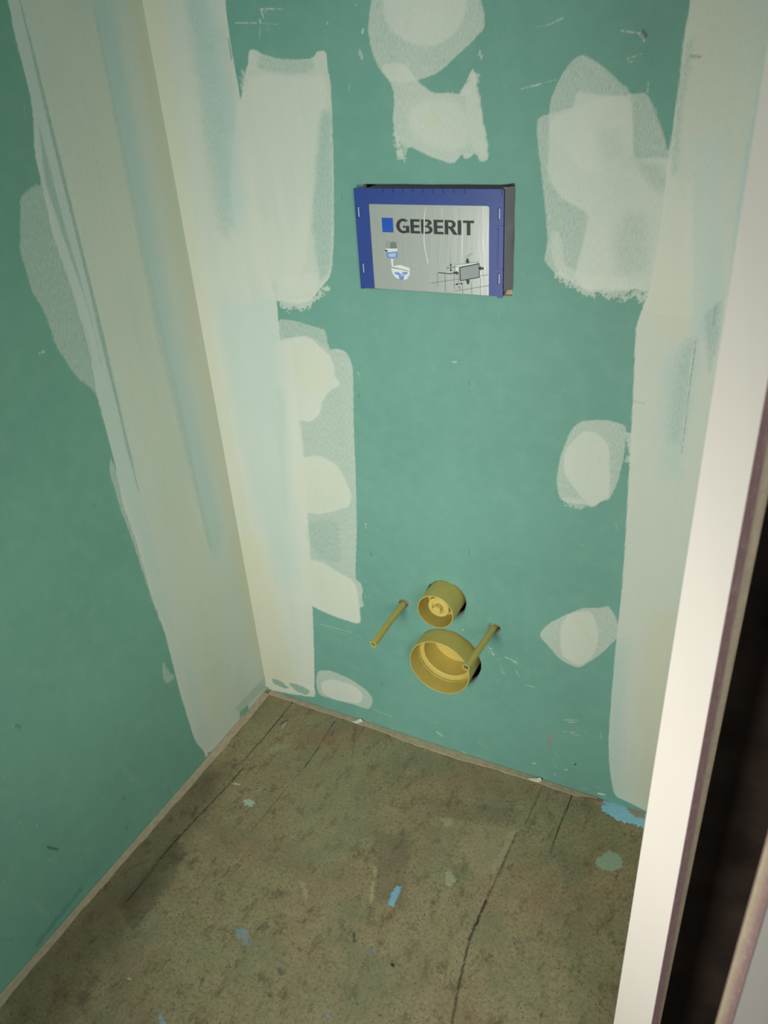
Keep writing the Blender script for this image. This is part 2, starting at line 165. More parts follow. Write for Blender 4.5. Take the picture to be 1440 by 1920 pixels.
# ---------------------------------------------------------------- survey data
# Outlines of trowel strokes, stains, scratches and painted shade measured on each surface, in
# tenths of a millimetre: wall coordinates (x,z) / (y,z), floor coordinates (x,y).
DATA = {
"back":[[0.96,6,8,[[-28,12444],[1228,12338],[1314,12325],[1359,12302],[1368,12277],[1358,12208],[1354,12174],[1350,12122],[1347,12056],[1342,11869],[1341,11799],[1341,11736],[1342,11690],[1347,11586],[1349,11539],[1353,11475],[1357,11402],[1372,11187],[1377,11111],[1381,11039],[1385,10962],[1408,10408],[1411,10326],[1414,10249],[1416,10166],[1440,8975],[1444,8882],[1453,8796],[1468,8710],[1512,8487],[1527,8401],[1534,8322],[1535,8265],[1531,8138],[1529,8080],[1525,8003],[1521,7940],[1510,7791],[1508,7724],[1512,7635],[1525,7536],[1580,7175],[1595,7071],[1606,6972],[1614,6865],[1642,6458],[1649,6346],[1651,6238],[1649,6122],[1600,4435],[1595,4300],[1588,4171],[1577,4033],[1474,2822],[1461,2668],[1448,2521],[1433,2363],[1357,1573],[1340,1404],[1323,1242],[1304,1068],[1249,572],[1210,409],[1126,304],[1025,257],[751,193],[634,167],[494,142],[393,127],[170,102],[79,87],[-19,62],[-81,38],[-204,-25],[-247,-23],[-277,47],[-279,202],[-108,3646],[-102,3791],[-99,3925],[-99,4066],[-191,12352],[-177,12414],[-125,12443]]],[-0.19,132,60,[[840,12371],[979,12359],[1028,12346],[1065,12310],[1074,12249],[1024,11075],[1022,10997],[1025,10923],[1032,10845],[1100,10273],[1105,10190],[1098,10111],[1077,10025],[874,9336],[843,9259],[805,9232],[769,9241],[681,9301],[649,9335],[625,9395],[621,9479],[651,10516],[654,10599],[657,10676],[660,10758],[734,12277],[748,12337],[789,12366]]],[-0.12,88,30,[[1134,11859],[1248,11900],[1289,11905],[1321,11883],[1331,11824],[1343,11189],[1341,11113],[1331,11041],[1312,10964],[1228,10679],[1199,10613],[1160,10591],[1120,10601],[1019,10658],[984,10689],[959,10743],[958,10817],[1041,11723],[1056,11789],[1092,11835]]],[0.86,6,10,[[1654,11600],[1698,11596],[1716,11592],[1737,11586],[1752,11578],[1782,11560],[1799,11551],[1828,11539],[1856,11529],[1926,11506],[1961,11496],[2016,11485],[2067,11477],[2190,11461],[2244,11455],[2313,11451],[2366,11450],[2486,11451],[2531,11453],[2570,11460],[2588,11469],[2610,11494],[2622,11504],[2644,11513],[2666,11518],[2720,11527],[2740,11524],[2757,11506],[2763,11480],[2767,11407],[2769,11374],[2773,11331],[2777,11295],[2787,11213],[2790,11174],[2791,11117],[2789,11048],[2779,10859],[2775,10786],[2770,10715],[2765,10639],[2729,10154],[2722,10074],[2715,9998],[2707,9916],[2650,9386],[2639,9299],[2627,9216],[2611,9129],[2565,8897],[2543,8812],[2509,8744],[2474,8700],[2384,8611],[2346,8574],[2303,8531],[2273,8502],[2209,8441],[2179,8416],[2136,8390],[2098,8374],[2006,8342],[1962,8331],[1897,8324],[1838,8325],[1697,8335],[1638,8340],[1571,8344],[1526,8348],[1433,8355],[1395,8369],[1354,8413],[1321,8491],[1006,9454],[984,9537],[978,9614],[984,9672],[1009,9804],[1022,9862],[1039,9939],[1061,10025],[1167,10426],[1190,10508],[1215,10584],[1243,10664],[1355,10963],[1385,11039],[1415,11110],[1445,11172],[1517,11321],[1544,11378],[1567,11434],[1581,11471],[1605,11549],[1617,11576],[1637,11596]]],[0.75,37,25,[[1748,11312],[2188,11266],[2286,11258],[2376,11255],[2445,11255],[2602,11260],[2657,11252],[2700,11220],[2712,11177],[2711,11055],[2708,11001],[2698,10932],[2679,10858],[2582,10522],[2559,10445],[2538,10372],[2514,10294],[2344,9727],[2319,9643],[2296,9562],[2273,9476],[2150,9006],[2120,8915],[2073,8835],[2019,8768],[1870,8611],[1805,8561],[1726,8544],[1637,8574],[1287,8755],[1206,8808],[1156,8873],[1132,8959],[999,9815],[991,9900],[998,9981],[1021,10067],[1274,10836],[1304,10913],[1341,10983],[1390,11053],[1524,11229],[1581,11286],[1653,11312]]],[-0.33,55,40,[[2653,10846],[2724,10844],[2749,10833],[2766,10797],[2766,10732],[2677,9733],[2668,9649],[2658,9570],[2645,9484],[2558,8950],[2538,8866],[2507,8804],[2473,8768],[2386,8702],[2353,8690],[2328,8714],[2319,8789],[2309,9262],[2309,9350],[2315,9432],[2328,9519],[2405,9961],[2420,10044],[2435,10120],[2453,10201],[2576,10737],[2596,10802],[2625,10837]]],[-0.27,30,8,[[1844,11530],[1921,11506],[1959,11496],[2016,11485],[2067,11477],[2190,11461],[2244,11455],[2313,11451],[2366,11450],[2486,11451],[2529,11446],[2563,11430],[2573,11408],[2575,11349],[2564,11326],[2519,11308],[2460,11300],[2295,11294],[2222,11294],[2131,11301],[2044,11315],[1827,11358],[1755,11378],[1720,11406],[1721,11433],[1760,11499],[1780,11521],[1813,11533]]],[0.6,30,20,[[1609,8691],[2358,8807],[2230,8494],[1560,8373]]],[0.62,6,5,[[1589,8062],[1696,8063],[1749,8061],[1830,8052],[1909,8040],[2107,8004],[2180,7991],[2243,7980],[2273,7975],[2318,7969],[2335,7957],[2351,7919],[2358,7872],[2370,7742],[2380,7697],[2401,7665],[2424,7662],[2487,7681],[2514,7687],[2549,7687],[2577,7683],[2638,7665],[2663,7652],[2691,7622],[2709,7589],[2745,7501],[2757,7456],[2764,7382],[2759,7285],[2708,6671],[2700,6560],[2693,6455],[2687,6343],[2656,5737],[2650,5617],[2643,5503],[2634,5381],[2588,4722],[2578,4591],[2566,4467],[2551,4332],[2472,3674],[2460,3549],[2464,3477],[2477,3454],[2520,3441],[2537,3432],[2553,3410],[2563,3385],[2579,3318],[2583,3288],[2582,3248],[2576,3215],[2556,3137],[2551,3104],[2550,3063],[2554,3032],[2570,2964],[2572,2938],[2564,2912],[2549,2898],[2502,2875],[2485,2854],[2473,2802],[2471,2742],[2475,2579],[2459,2521],[2401,2478],[2324,2469],[2108,2481],[2015,2488],[1898,2503],[1809,2518],[1610,2557],[1529,2584],[1442,2641],[1387,2702],[1279,2864],[1241,2942],[1213,3058],[1210,3199],[1329,6073],[1335,6192],[1342,6303],[1353,6420],[1497,7910],[1514,7999],[1549,8048]]],[-0.22,13,6,[[1616,8064],[1707,8064],[1754,8062],[1831,8052],[1909,8040],[2107,8004],[2180,7991],[2243,7980],[2273,7975],[2318,7969],[2335,7957],[2350,7921],[2356,7877],[2365,7753],[2364,7712],[2351,7690],[2331,7697],[2275,7742],[2248,7761],[2206,7783],[2169,7798],[2076,7831],[2028,7839],[1948,7836],[1871,7822],[1675,7778],[1604,7772],[1550,7796],[1537,7840],[1545,7970],[1555,8017],[1583,8053]]],[0.92,13,14,[[1433,7650],[1490,7700],[1518,7721],[1563,7742],[1605,7756],[1709,7782],[1753,7793],[1805,7804],[1844,7811],[1928,7825],[1963,7828],[2004,7824],[2033,7815],[2096,7787],[2121,7773],[2152,7754],[2173,7738],[2218,7698],[2238,7681],[2262,7662],[2282,7650],[2324,7623],[2342,7610],[2362,7589],[2376,7569],[2405,7520],[2416,7495],[2426,7455],[2430,7416],[2435,7319],[2440,7280],[2452,7237],[2467,7209],[2508,7154],[2515,7130],[2500,7101],[2469,7078],[2374,7028],[2335,7003],[2292,6968],[2262,6936],[2202,6860],[2178,6824],[2154,6776],[2139,6735],[2111,6639],[2094,6598],[2062,6552],[2027,6519],[1937,6450],[1895,6426],[1839,6409],[1792,6408],[1681,6419],[1637,6427],[1592,6444],[1566,6464],[1519,6514],[1498,6546],[1469,6608],[1445,6679],[1385,6867],[1366,6947],[1355,7046],[1358,7155],[1381,7457],[1392,7554],[1412,7618]]],[0.85,18,14,[[1255,5498],[1312,5582],[1350,5618],[1429,5660],[1535,5698],[1829,5786],[1938,5811],[2035,5813],[2099,5798],[2229,5740],[2280,5711],[2331,5667],[2359,5627],[2411,5528],[2433,5483],[2458,5422],[2476,5373],[2514,5258],[2526,5209],[2528,5151],[2521,5110],[2492,5021],[2472,4984],[2433,4945],[2391,4919],[2281,4866],[2229,4842],[2155,4808],[2093,4779],[1942,4708],[1872,4683],[1774,4666],[1693,4663],[1498,4671],[1418,4670],[1332,4660],[1276,4644],[1165,4599],[1127,4601],[1105,4653],[1114,4768],[1186,5246],[1207,5366],[1232,5450]]],[0.93,24,10,[[1179,3752],[1314,3713],[1376,3699],[1462,3687],[1534,3682],[1703,3676],[1773,3669],[1851,3652],[1904,3631],[2015,3574],[2067,3550],[2138,3522],[2198,3502],[2341,3458],[2393,3425],[2437,3348],[2453,3260],[2468,3022],[2473,2923],[2477,2812],[2478,2736],[2478,2577],[2461,2520],[2401,2478],[2324,2469],[2108,2481],[2015,2488],[1898,2503],[1809,2518],[1610,2557],[1526,2575],[1429,2600],[1359,2621],[1211,2672],[1157,2710],[1114,2794],[1100,2926],[1085,3575],[1094,3693],[1130,3748]]],[0.8,33,16,[[1456,7679],[1594,7657],[1643,7636],[1680,7580],[1688,7488],[1679,7190],[1677,7082],[1678,6980],[1682,6872],[1699,6466],[1702,6354],[1702,6246],[1699,6129],[1682,5697],[1676,5575],[1668,5458],[1657,5332],[1614,4867],[1601,4735],[1584,4608],[1563,4471],[1462,3847],[1442,3702],[1435,3569],[1440,3429],[1484,2784],[1477,2654],[1426,2569],[1355,2529],[1153,2471],[1080,2471],[1024,2527],[1010,2655],[1065,5016],[1069,5145],[1078,5266],[1091,5394],[1338,7539],[1359,7630],[1404,7673]]],[-0.09,88,20,[[1332,6900],[1405,6909],[1429,6897],[1443,6846],[1438,6749],[1347,5939],[1333,5816],[1320,5699],[1307,5574],[1221,4789],[1204,4671],[1181,4604],[1158,4582],[1101,4570],[1082,4584],[1071,4644],[1076,4760],[1136,5546],[1147,5671],[1158,5788],[1171,5911],[1261,6726],[1278,6826],[1304,6882]]],[-0.2,55,25,[[1754,4505],[2053,4593],[2152,4605],[2212,4562],[2224,4453],[2199,3910],[2179,3792],[2127,3733],[2063,3724],[1886,3751],[1815,3771],[1737,3818],[1688,3870],[1592,4010],[1559,4071],[1537,4149],[1536,4211],[1554,4351],[1579,4406],[1649,4464]]],[0.6,6,6,[[1466,1026],[1585,1068],[1642,1080],[1725,1085],[1797,1080],[1971,1056],[2046,1043],[2138,1017],[2206,990],[2359,921],[2418,890],[2475,847],[2505,812],[2556,729],[2571,689],[2573,631],[2562,579],[2518,454],[2492,408],[2443,373],[2392,364],[2260,366],[2198,366],[2111,364],[2036,361],[1855,352],[1777,347],[1680,341],[1606,335],[1441,321],[1380,327],[1329,363],[1311,414],[1297,555],[1296,617],[1302,696],[1315,758],[1352,897],[1375,950],[1419,1001]]],[0.85,12,6,[[1492,754],[1611,831],[1671,858],[1764,880],[1850,886],[2061,888],[2143,882],[2221,861],[2263,834],[2334,758],[2356,722],[2365,671],[2357,627],[2319,521],[2288,479],[2217,436],[2136,411],[1918,364],[1828,349],[1727,342],[1659,347],[1519,372],[1468,391],[1427,434],[1414,482],[1409,608],[1416,659],[1449,716]]],[0.9,12,25,[[159,400],[339,439],[425,456],[550,475],[686,493],[1040,534],[1158,537],[1228,506],[1246,459],[1239,321],[1223,268],[1173,220],[1111,197],[938,163],[854,146],[728,122],[595,95],[243,26],[120,14],[42,44],[21,98],[25,257],[41,318],[93,373]]],[-0.75,12,25,[[229,377],[322,379],[363,376],[417,359],[460,338],[559,277],[588,254],[592,232],[570,220],[486,202],[449,197],[398,198],[358,204],[263,224],[227,236],[197,257],[184,279],[171,335],[174,355],[197,371]]],[-0.7,12,30,[[666,404],[775,419],[824,423],[890,420],[945,412],[1072,387],[1113,373],[1132,348],[1120,323],[1060,259],[1030,237],[983,219],[941,216],[835,219],[791,226],[742,247],[708,272],[638,343],[622,369],[633,393]]],[0.66,6,12,[[3455,12061],[3417,11909],[3403,11853],[3392,11810],[3385,11784],[3372,11736],[3369,11714],[3368,11681],[3370,11653],[3379,11585],[3384,11556],[3392,11521],[3400,11496],[3419,11440],[3429,11415],[3443,11384],[3456,11360],[3488,11306],[3503,11282],[3524,11254],[3543,11233],[3587,11187],[3610,11169],[3648,11153],[3683,11146],[3771,11135],[3809,11132],[3856,11132],[3892,11135],[3974,11145],[4011,11151],[4063,11161],[4107,11172],[4209,11199],[4255,11214],[4312,11241],[4368,11275],[4505,11368],[4558,11404],[4610,11441],[4647,11469],[4730,11532],[4761,11557],[4790,11583],[4804,11598],[4824,11626],[4832,11639],[4838,11657],[4839,11673],[4839,11710],[4838,11728],[4833,11757],[4828,11782],[4812,11845],[4806,11872],[4801,11907],[4798,11934],[4792,11995],[4781,12017],[4743,12037],[4676,12048],[3601,12138],[3526,12136],[3479,12111]]],[0.7,27,18,[[3585,12047],[3596,11841],[3606,11780],[3629,11731],[3657,11699],[3733,11634],[3767,11609],[3812,11582],[3849,11565],[3932,11534],[3969,11521],[4018,11508],[4057,11501],[4146,11487],[4186,11485],[4241,11492],[4286,11505],[4390,11544],[4433,11564],[4479,11596],[4508,11626],[4568,11700],[4591,11735],[4612,11784],[4625,11836],[4649,11969],[4647,12014],[4616,12045],[4550,12058],[3703,12130],[3631,12127],[3593,12101]]],[0.74,6,14,[[3599,11338],[3742,11335],[3797,11330],[3848,11313],[3873,11291],[3914,11232],[3933,11207],[3961,11175],[3986,11151],[4047,11098],[4074,11077],[4110,11054],[4138,11040],[4202,11012],[4230,11002],[4266,10996],[4294,10997],[4356,11003],[4382,11005],[4414,11002],[4438,10997],[4490,10981],[4512,10979],[4535,10988],[4551,11004],[4581,11050],[4596,11072],[4616,11104],[4633,11132],[4674,11199],[4690,11218],[4706,11222],[4715,11208],[4731,11154],[4738,11129],[4747,11095],[4754,11066],[4770,10999],[4777,10966],[4787,10918],[4795,10875],[4814,10772],[4823,10728],[4835,10674],[4844,10634],[4866,10547],[4875,10509],[4884,10459],[4889,10419],[4897,10328],[4897,10294],[4888,10266],[4874,10255],[4832,10246],[4814,10246],[4794,10254],[4779,10267],[4749,10306],[4736,10319],[4722,10326],[4712,10324],[4692,10310],[4683,10303],[4667,10295],[4654,10289],[4619,10275],[4606,10272],[4590,10277],[4581,10287],[4561,10319],[4552,10328],[4539,10325],[4528,10313],[4502,10271],[4490,10256],[4474,10242],[4462,10236],[4432,10229],[4417,10227],[4391,10230],[4366,10236],[4302,10254],[4271,10263],[4225,10279],[4184,10294],[4085,10332],[4044,10348],[3997,10367],[3965,10380],[3897,10409],[3869,10415],[3836,10409],[3814,10393],[3765,10344],[3746,10327],[3726,10316],[3713,10317],[3689,10330],[3680,10345],[3671,10383],[3664,10445],[3651,10624],[3648,10693],[3649,10762],[3654,10821],[3669,10963],[3669,11020],[3653,11082],[3626,11135],[3546,11260],[3530,11303],[3552,11331]]],[-0.4,13,30,[[3745,10475],[3791,10434],[3807,10416],[3816,10392],[3814,10373],[3800,10328],[3790,10311],[3771,10299],[3750,10295],[3694,10296],[3675,10301],[3660,10320],[3657,10344],[3661,10409],[3664,10434],[3671,10458],[3678,10470],[3698,10490],[3708,10494],[3727,10488]]],[0.55,52,15,[[3956,10891],[4045,10923],[4088,10934],[4153,10942],[4211,10942],[4352,10937],[4409,10929],[4472,10904],[4512,10874],[4594,10790],[4624,10751],[4647,10694],[4653,10645],[4652,10527],[4645,10482],[4621,10438],[4590,10416],[4505,10381],[4463,10371],[4400,10371],[4340,10383],[4192,10422],[4132,10442],[4064,10474],[4017,10504],[3916,10579],[3882,10614],[3859,10663],[3858,10703],[3878,10799],[3892,10836],[3922,10872]]],[0.5,15,6,[[4633,11027],[4693,11047],[4716,11045],[4740,11019],[4757,10963],[4800,10769],[4814,10701],[4826,10636],[4836,10569],[4862,10394],[4864,10338],[4847,10315],[4820,10318],[4742,10355],[4712,10378],[4685,10422],[4670,10487],[4604,10912],[4600,10973],[4612,11010]]],[0.6,6,5,[[5946,11297],[5913,11286],[5899,11280],[5881,11269],[5867,11259],[5834,11231],[5820,11217],[5800,11194],[5784,11172],[5745,11117],[5728,11091],[5707,11052],[5692,11018],[5656,10936],[5642,10897],[5630,10843],[5624,10795],[5617,10677],[5621,10627],[5642,10570],[5686,10515],[6017,10163],[6070,10120],[6127,10105],[6193,10119],[6479,10217],[6536,10245],[6567,10287],[6577,10330],[6578,10441],[6578,10487],[6575,10544],[6571,10585],[6560,10675],[6555,10713],[6549,10755],[6543,10783],[6531,10842],[6524,10866],[6515,10893],[6506,10910],[6485,10944],[6474,10958],[6458,10974],[6444,10986],[6410,11010],[6391,11024],[6357,11050],[6324,11076],[6239,11144],[6202,11172],[6154,11204],[6117,11226],[6031,11271],[5998,11287],[5964,11297]]],[0.6,6,8,[[5545,10721],[5641,10741],[5684,10750],[5744,10764],[5812,10781],[6121,10861],[6188,10876],[6253,10886],[6306,10890],[6430,10896],[6479,10899],[6530,10903],[6564,10906],[6632,10914],[6659,10911],[6690,10892],[6710,10865],[6752,10788],[6770,10755],[6794,10712],[6811,10679],[6851,10604],[6869,10569],[6892,10518],[6911,10470],[6958,10349],[6977,10301],[6995,10250],[7006,10214],[7029,10139],[7044,10110],[7076,10082],[7110,10068],[7199,10046],[7233,10029],[7262,9992],[7276,9932],[7444,8620],[7443,8554],[7414,8520],[7351,8514],[7110,8529],[7042,8540],[6996,8567],[6973,8599],[6936,8686],[6920,8720],[6900,8756],[6884,8777],[6850,8816],[6833,8829],[6808,8836],[6786,8833],[6731,8817],[6707,8811],[6673,8806],[6646,8804],[6581,8803],[6549,8800],[6501,8794],[6458,8786],[6352,8763],[6305,8758],[6248,8763],[6205,8775],[6108,8815],[6063,8834],[6003,8860],[5953,8883],[5835,8938],[5788,8962],[5741,8992],[5714,9015],[5665,9065],[5648,9092],[5638,9135],[5640,9177],[5655,9279],[5659,9324],[5660,9382],[5656,9427],[5644,9531],[5638,9578],[5629,9642],[5618,9714],[5579,9978],[5568,10050],[5557,10117],[5544,10187],[5499,10441],[5488,10506],[5482,10557],[5479,10590],[5477,10658],[5484,10684],[5510,10709]]],[0.72,18,10,[[5707,10706],[5817,10747],[5857,10767],[5890,10800],[5902,10831],[5909,10906],[5922,10931],[5958,10945],[6004,10941],[6131,10915],[6185,10905],[6252,10897],[6306,10893],[6430,10888],[6475,10878],[6512,10848],[6528,10793],[6586,10348],[6603,10291],[6640,10262],[6701,10258],[6878,10271],[6940,10267],[6984,10240],[7012,10195],[7068,10060],[7092,10006],[7120,9946],[7154,9884],[7269,9679],[7300,9615],[7321,9552],[7334,9483],[7413,8867],[7412,8803],[7382,8772],[7320,8770],[7048,8806],[6974,8814],[6903,8819],[6828,8821],[6614,8824],[6539,8823],[6474,8818],[6426,8811],[6322,8792],[6276,8789],[6219,8796],[6176,8812],[6078,8860],[6045,8887],[6026,8937],[6030,8995],[6063,9150],[6076,9213],[6089,9283],[6101,9358],[6134,9571],[6135,9638],[6107,9687],[6054,9723],[5890,9802],[5829,9837],[5777,9880],[5743,9919],[5676,10015],[5651,10059],[5632,10119],[5627,10188],[5626,10577],[5635,10639],[5667,10682]]],[0.5,30,20,[[5742,9467],[5784,9443],[5801,9424],[5821,9382],[5837,9323],[5876,9154],[5899,9093],[5944,9047],[6009,9021],[6192,8971],[6263,8955],[6336,8947],[6405,8948],[6574,8957],[6630,8955],[6660,8938],[6663,8915],[6644,8849],[6626,8824],[6585,8801],[6525,8789],[6354,8770],[6285,8768],[6214,8781],[6142,8811],[5910,8927],[5843,8967],[5796,9013],[5770,9056],[5724,9159],[5708,9204],[5698,9262],[5697,9308],[5706,9411],[5713,9446],[5727,9468]]],[-0.17,99,35,[[6628,9706],[6739,9696],[6779,9684],[6814,9648],[6829,9585],[6874,9145],[6871,9078],[6842,9034],[6798,9013],[6673,8980],[6625,8978],[6579,9004],[6549,9058],[6493,9225],[6476,9290],[6472,9358],[6483,9429],[6524,9612],[6547,9671],[6586,9701]]],[-0.12,88,30,[[6178,10581],[6415,10549],[6558,10250],[6266,10196]]],[-0.24,55,20,[[6616,10250],[6909,10193],[7071,9864],[6818,9973]]],[0.92,6,4,[[7019,11811],[7018,11757],[7017,11731],[7016,11695],[7015,11664],[7012,11590],[7010,11559],[7007,11523],[7005,11497],[6999,11443],[6997,11415],[6996,11373],[6995,11319],[6997,11074],[6998,11014],[6997,10958],[6995,10898],[6989,10731],[6987,10669],[6985,10611],[6983,10551],[6978,10393],[6976,10331],[6976,10270],[6975,10204],[6976,9680],[6976,9611],[6974,9544],[6969,9474],[6942,9086],[6937,9014],[6931,8953],[6927,8909],[6917,8816],[6911,8775],[6900,8723],[6890,8683],[6864,8591],[6853,8553],[6842,8510],[6836,8481],[6823,8421],[6819,8393],[6816,8355],[6816,8322],[6818,8246],[6820,8207],[6822,8146],[6827,8068],[6852,7622],[6857,7535],[6862,7452],[6866,7363],[6900,6629],[6904,6533],[6909,6442],[6913,6344],[6951,5528],[6956,5422],[6960,5321],[6963,5212],[6976,4785],[6979,4671],[6981,4563],[6982,4447],[6985,4115],[6986,3995],[6987,3880],[6988,3757],[6991,3300],[6993,3171],[6994,3048],[6997,2917],[7004,2530],[7007,2393],[7010,2263],[7014,2123],[7026,1713],[7032,1568],[7040,1431],[7050,1318],[7075,1049],[7088,933],[7108,796],[7131,673],[7191,372],[7221,265],[7265,190],[7309,164],[7417,145],[7467,135],[7534,120],[7589,106],[7720,71],[7780,60],[7865,51],[7964,52],[10730,145],[10799,166],[10825,233],[10811,355],[8461,11655],[8444,11700],[8414,11726],[8366,11737],[7111,11843],[7057,11843],[7028,11830]]],[-0.22,39,25,[[7055,11395],[7081,11393],[7090,11385],[7096,11358],[7096,11309],[7077,10853],[7075,10793],[7074,10736],[7074,10674],[7078,10181],[7077,10124],[7070,10093],[7062,10084],[7039,10084],[7031,10093],[7023,10124],[7019,10182],[7001,10676],[6999,10738],[7000,10795],[7003,10856],[7032,11313],[7037,11362],[7046,11388]]],[-0.2,88,40,[[7416,8244],[7478,8250],[7499,8241],[7516,8205],[7521,8136],[7517,7699],[7516,7615],[7516,7534],[7517,7448],[7519,7054],[7515,6975],[7498,6930],[7477,6915],[7416,6905],[7394,6914],[7374,6954],[7364,7032],[7333,7566],[7329,7652],[7330,7731],[7336,7815],[7362,8122],[7373,8192],[7393,8231]]],[-0.24,26,12,[[7568,8579],[7738,8777],[7766,8211],[7723,7875]]],[-0.24,22,8,[[6787,6248],[6871,6263],[6942,4888],[6890,4875]]],[0.62,6,6,[[6293,7051],[6405,7076],[6450,7085],[6500,7092],[6532,7094],[6598,7094],[6627,7092],[6664,7088],[6694,7083],[6763,7068],[6789,7052],[6811,7011],[6819,6963],[6828,6832],[6830,6772],[6829,6690],[6822,6605],[6800,6384],[6790,6298],[6774,6214],[6759,6153],[6720,6019],[6702,5969],[6678,5925],[6658,5907],[6611,5887],[6591,5876],[6567,5857],[6550,5837],[6511,5787],[6493,5770],[6471,5761],[6453,5763],[6412,5779],[6390,5784],[6352,5784],[6316,5780],[6223,5765],[6185,5761],[6141,5760],[6110,5764],[6047,5776],[6021,5789],[5996,5821],[5981,5858],[5954,5960],[5945,6010],[5941,6088],[5944,6159],[5957,6335],[5965,6410],[5982,6504],[6003,6582],[6056,6762],[6078,6830],[6106,6892],[6127,6927],[6177,6988],[6204,7012],[6249,7037]]],[0.72,6,8,[[6320,6902],[6408,6896],[6445,6888],[6487,6867],[6517,6843],[6580,6775],[6604,6739],[6626,6675],[6639,6586],[6680,6129],[6684,6038],[6675,5978],[6660,5949],[6612,5905],[6592,5886],[6567,5861],[6549,5842],[6510,5799],[6489,5788],[6454,5791],[6421,5807],[6337,5861],[6299,5890],[6249,5941],[6205,5993],[6102,6127],[6065,6186],[6036,6259],[6026,6318],[6019,6452],[6024,6512],[6048,6588],[6085,6653],[6188,6805],[6231,6858],[6281,6893]]],[0.7,6,20,[[6809,6949],[6929,6983],[6959,6663],[6876,6665]]],[0.62,6,7,[[5824,3337],[5880,3442],[5911,3490],[5964,3555],[6017,3609],[6149,3733],[6203,3783],[6263,3836],[6304,3870],[6388,3936],[6427,3962],[6482,3989],[6529,4006],[6643,4038],[6686,4052],[6728,4070],[6750,4084],[6786,4114],[6803,4121],[6826,4112],[6846,4093],[6893,4033],[6912,4006],[6933,3968],[6948,3937],[6976,3863],[6987,3829],[6995,3780],[6997,3738],[6996,3637],[6988,3588],[6964,3516],[6933,3452],[6846,3295],[6805,3225],[6745,3136],[6693,3067],[6567,2908],[6516,2851],[6465,2806],[6436,2795],[6383,2800],[6357,2803],[6320,2811],[6287,2820],[6208,2844],[6172,2860],[6125,2893],[6088,2929],[6001,3023],[5965,3062],[5922,3108],[5893,3141],[5829,3210],[5810,3244],[5808,3293]]],[0.66,12,8,[[6340,3865],[6484,3927],[6539,3936],[6596,3906],[6628,3849],[6687,3678],[6707,3603],[6719,3507],[6717,3432],[6699,3262],[6686,3190],[6657,3105],[6624,3046],[6536,2918],[6494,2875],[6434,2852],[6381,2859],[6255,2908],[6208,2943],[6167,3018],[6150,3111],[6130,3361],[6127,3457],[6136,3551],[6152,3612],[6200,3733],[6229,3781],[6284,3833]]],[0.7,6,110,[[1648,8391],[1817,8376],[1887,8374],[1967,8383],[2024,8397],[2142,8440],[2192,8462],[2251,8496],[2293,8527],[2383,8605],[2416,8631],[2445,8644],[2456,8639],[2467,8608],[2462,8590],[2436,8555],[2398,8518],[2291,8423],[2243,8385],[2179,8346],[2128,8324],[2008,8283],[1956,8268],[1890,8258],[1839,8257],[1723,8262],[1677,8268],[1632,8285],[1606,8306],[1559,8362],[1556,8381],[1591,8393]]],[0.65,6,120,[[5849,8973],[5961,8928],[6008,8909],[6066,8886],[6109,8869],[6203,8832],[6245,8820],[6302,8813],[6348,8815],[6455,8830],[6499,8836],[6550,8844],[6586,8851],[6662,8866],[6695,8868],[6739,8860],[6773,8846],[6850,8804],[6878,8785],[6899,8758],[6903,8736],[6898,8683],[6892,8667],[6875,8663],[6855,8673],[6800,8711],[6772,8724],[6728,8733],[6687,8734],[6584,8727],[6539,8724],[6481,8719],[6437,8714],[6337,8702],[6293,8701],[6236,8708],[6191,8720],[6089,8757],[6044,8774],[5987,8800],[5943,8822],[5844,8875],[5808,8898],[5780,8923],[5771,8941],[5770,8978],[5778,8988],[5809,8986]]],[0.6,6,110,[[3699,10523],[3737,10448],[3753,10419],[3770,10390],[3781,10375],[3804,10350],[3810,10339],[3805,10325],[3794,10314],[3756,10289],[3740,10281],[3721,10280],[3707,10285],[3677,10306],[3666,10319],[3656,10347],[3650,10376],[3643,10451],[3641,10481],[3643,10510],[3647,10527],[3661,10556],[3669,10561],[3684,10548]]],[0.6,6,90,[[4639,11113],[4688,11178],[4706,11197],[4722,11203],[4729,11192],[4737,11147],[4736,11127],[4727,11097],[4713,11071],[4672,11010],[4654,10987],[4630,10968],[4611,10960],[4567,10953],[4553,10954],[4548,10966],[4555,10983],[4583,11032],[4597,11054],[4619,11086]]],[0.5,6,80,[[1467,11314],[1516,11388],[1536,11418],[1558,11451],[1572,11474],[1601,11522],[1613,11537],[1624,11544],[1629,11538],[1639,11513],[1638,11497],[1628,11462],[1613,11426],[1568,11328],[1547,11285],[1520,11229],[1499,11185],[1448,11084],[1431,11056],[1419,11056],[1418,11086],[1426,11188],[1433,11231],[1449,11280]]],[0.5,6,80,[[6155,5825],[6263,5836],[6306,5838],[6352,5834],[6380,5826],[6434,5801],[6450,5790],[6454,5775],[6443,5762],[6402,5732],[6378,5721],[6333,5712],[6287,5709],[6168,5707],[6125,5709],[6091,5722],[6080,5738],[6078,5784],[6086,5802],[6116,5818]]],[0.6,6,100,[[6859,6606],[6901,6646],[6915,6668],[6924,6711],[6923,6753],[6913,6863],[6912,6898],[6918,6917],[6928,6910],[6960,6868],[6972,6841],[6981,6784],[6983,6723],[6981,6562],[6976,6507],[6958,6477],[6935,6484],[6873,6538],[6854,6561],[6848,6588]]]],
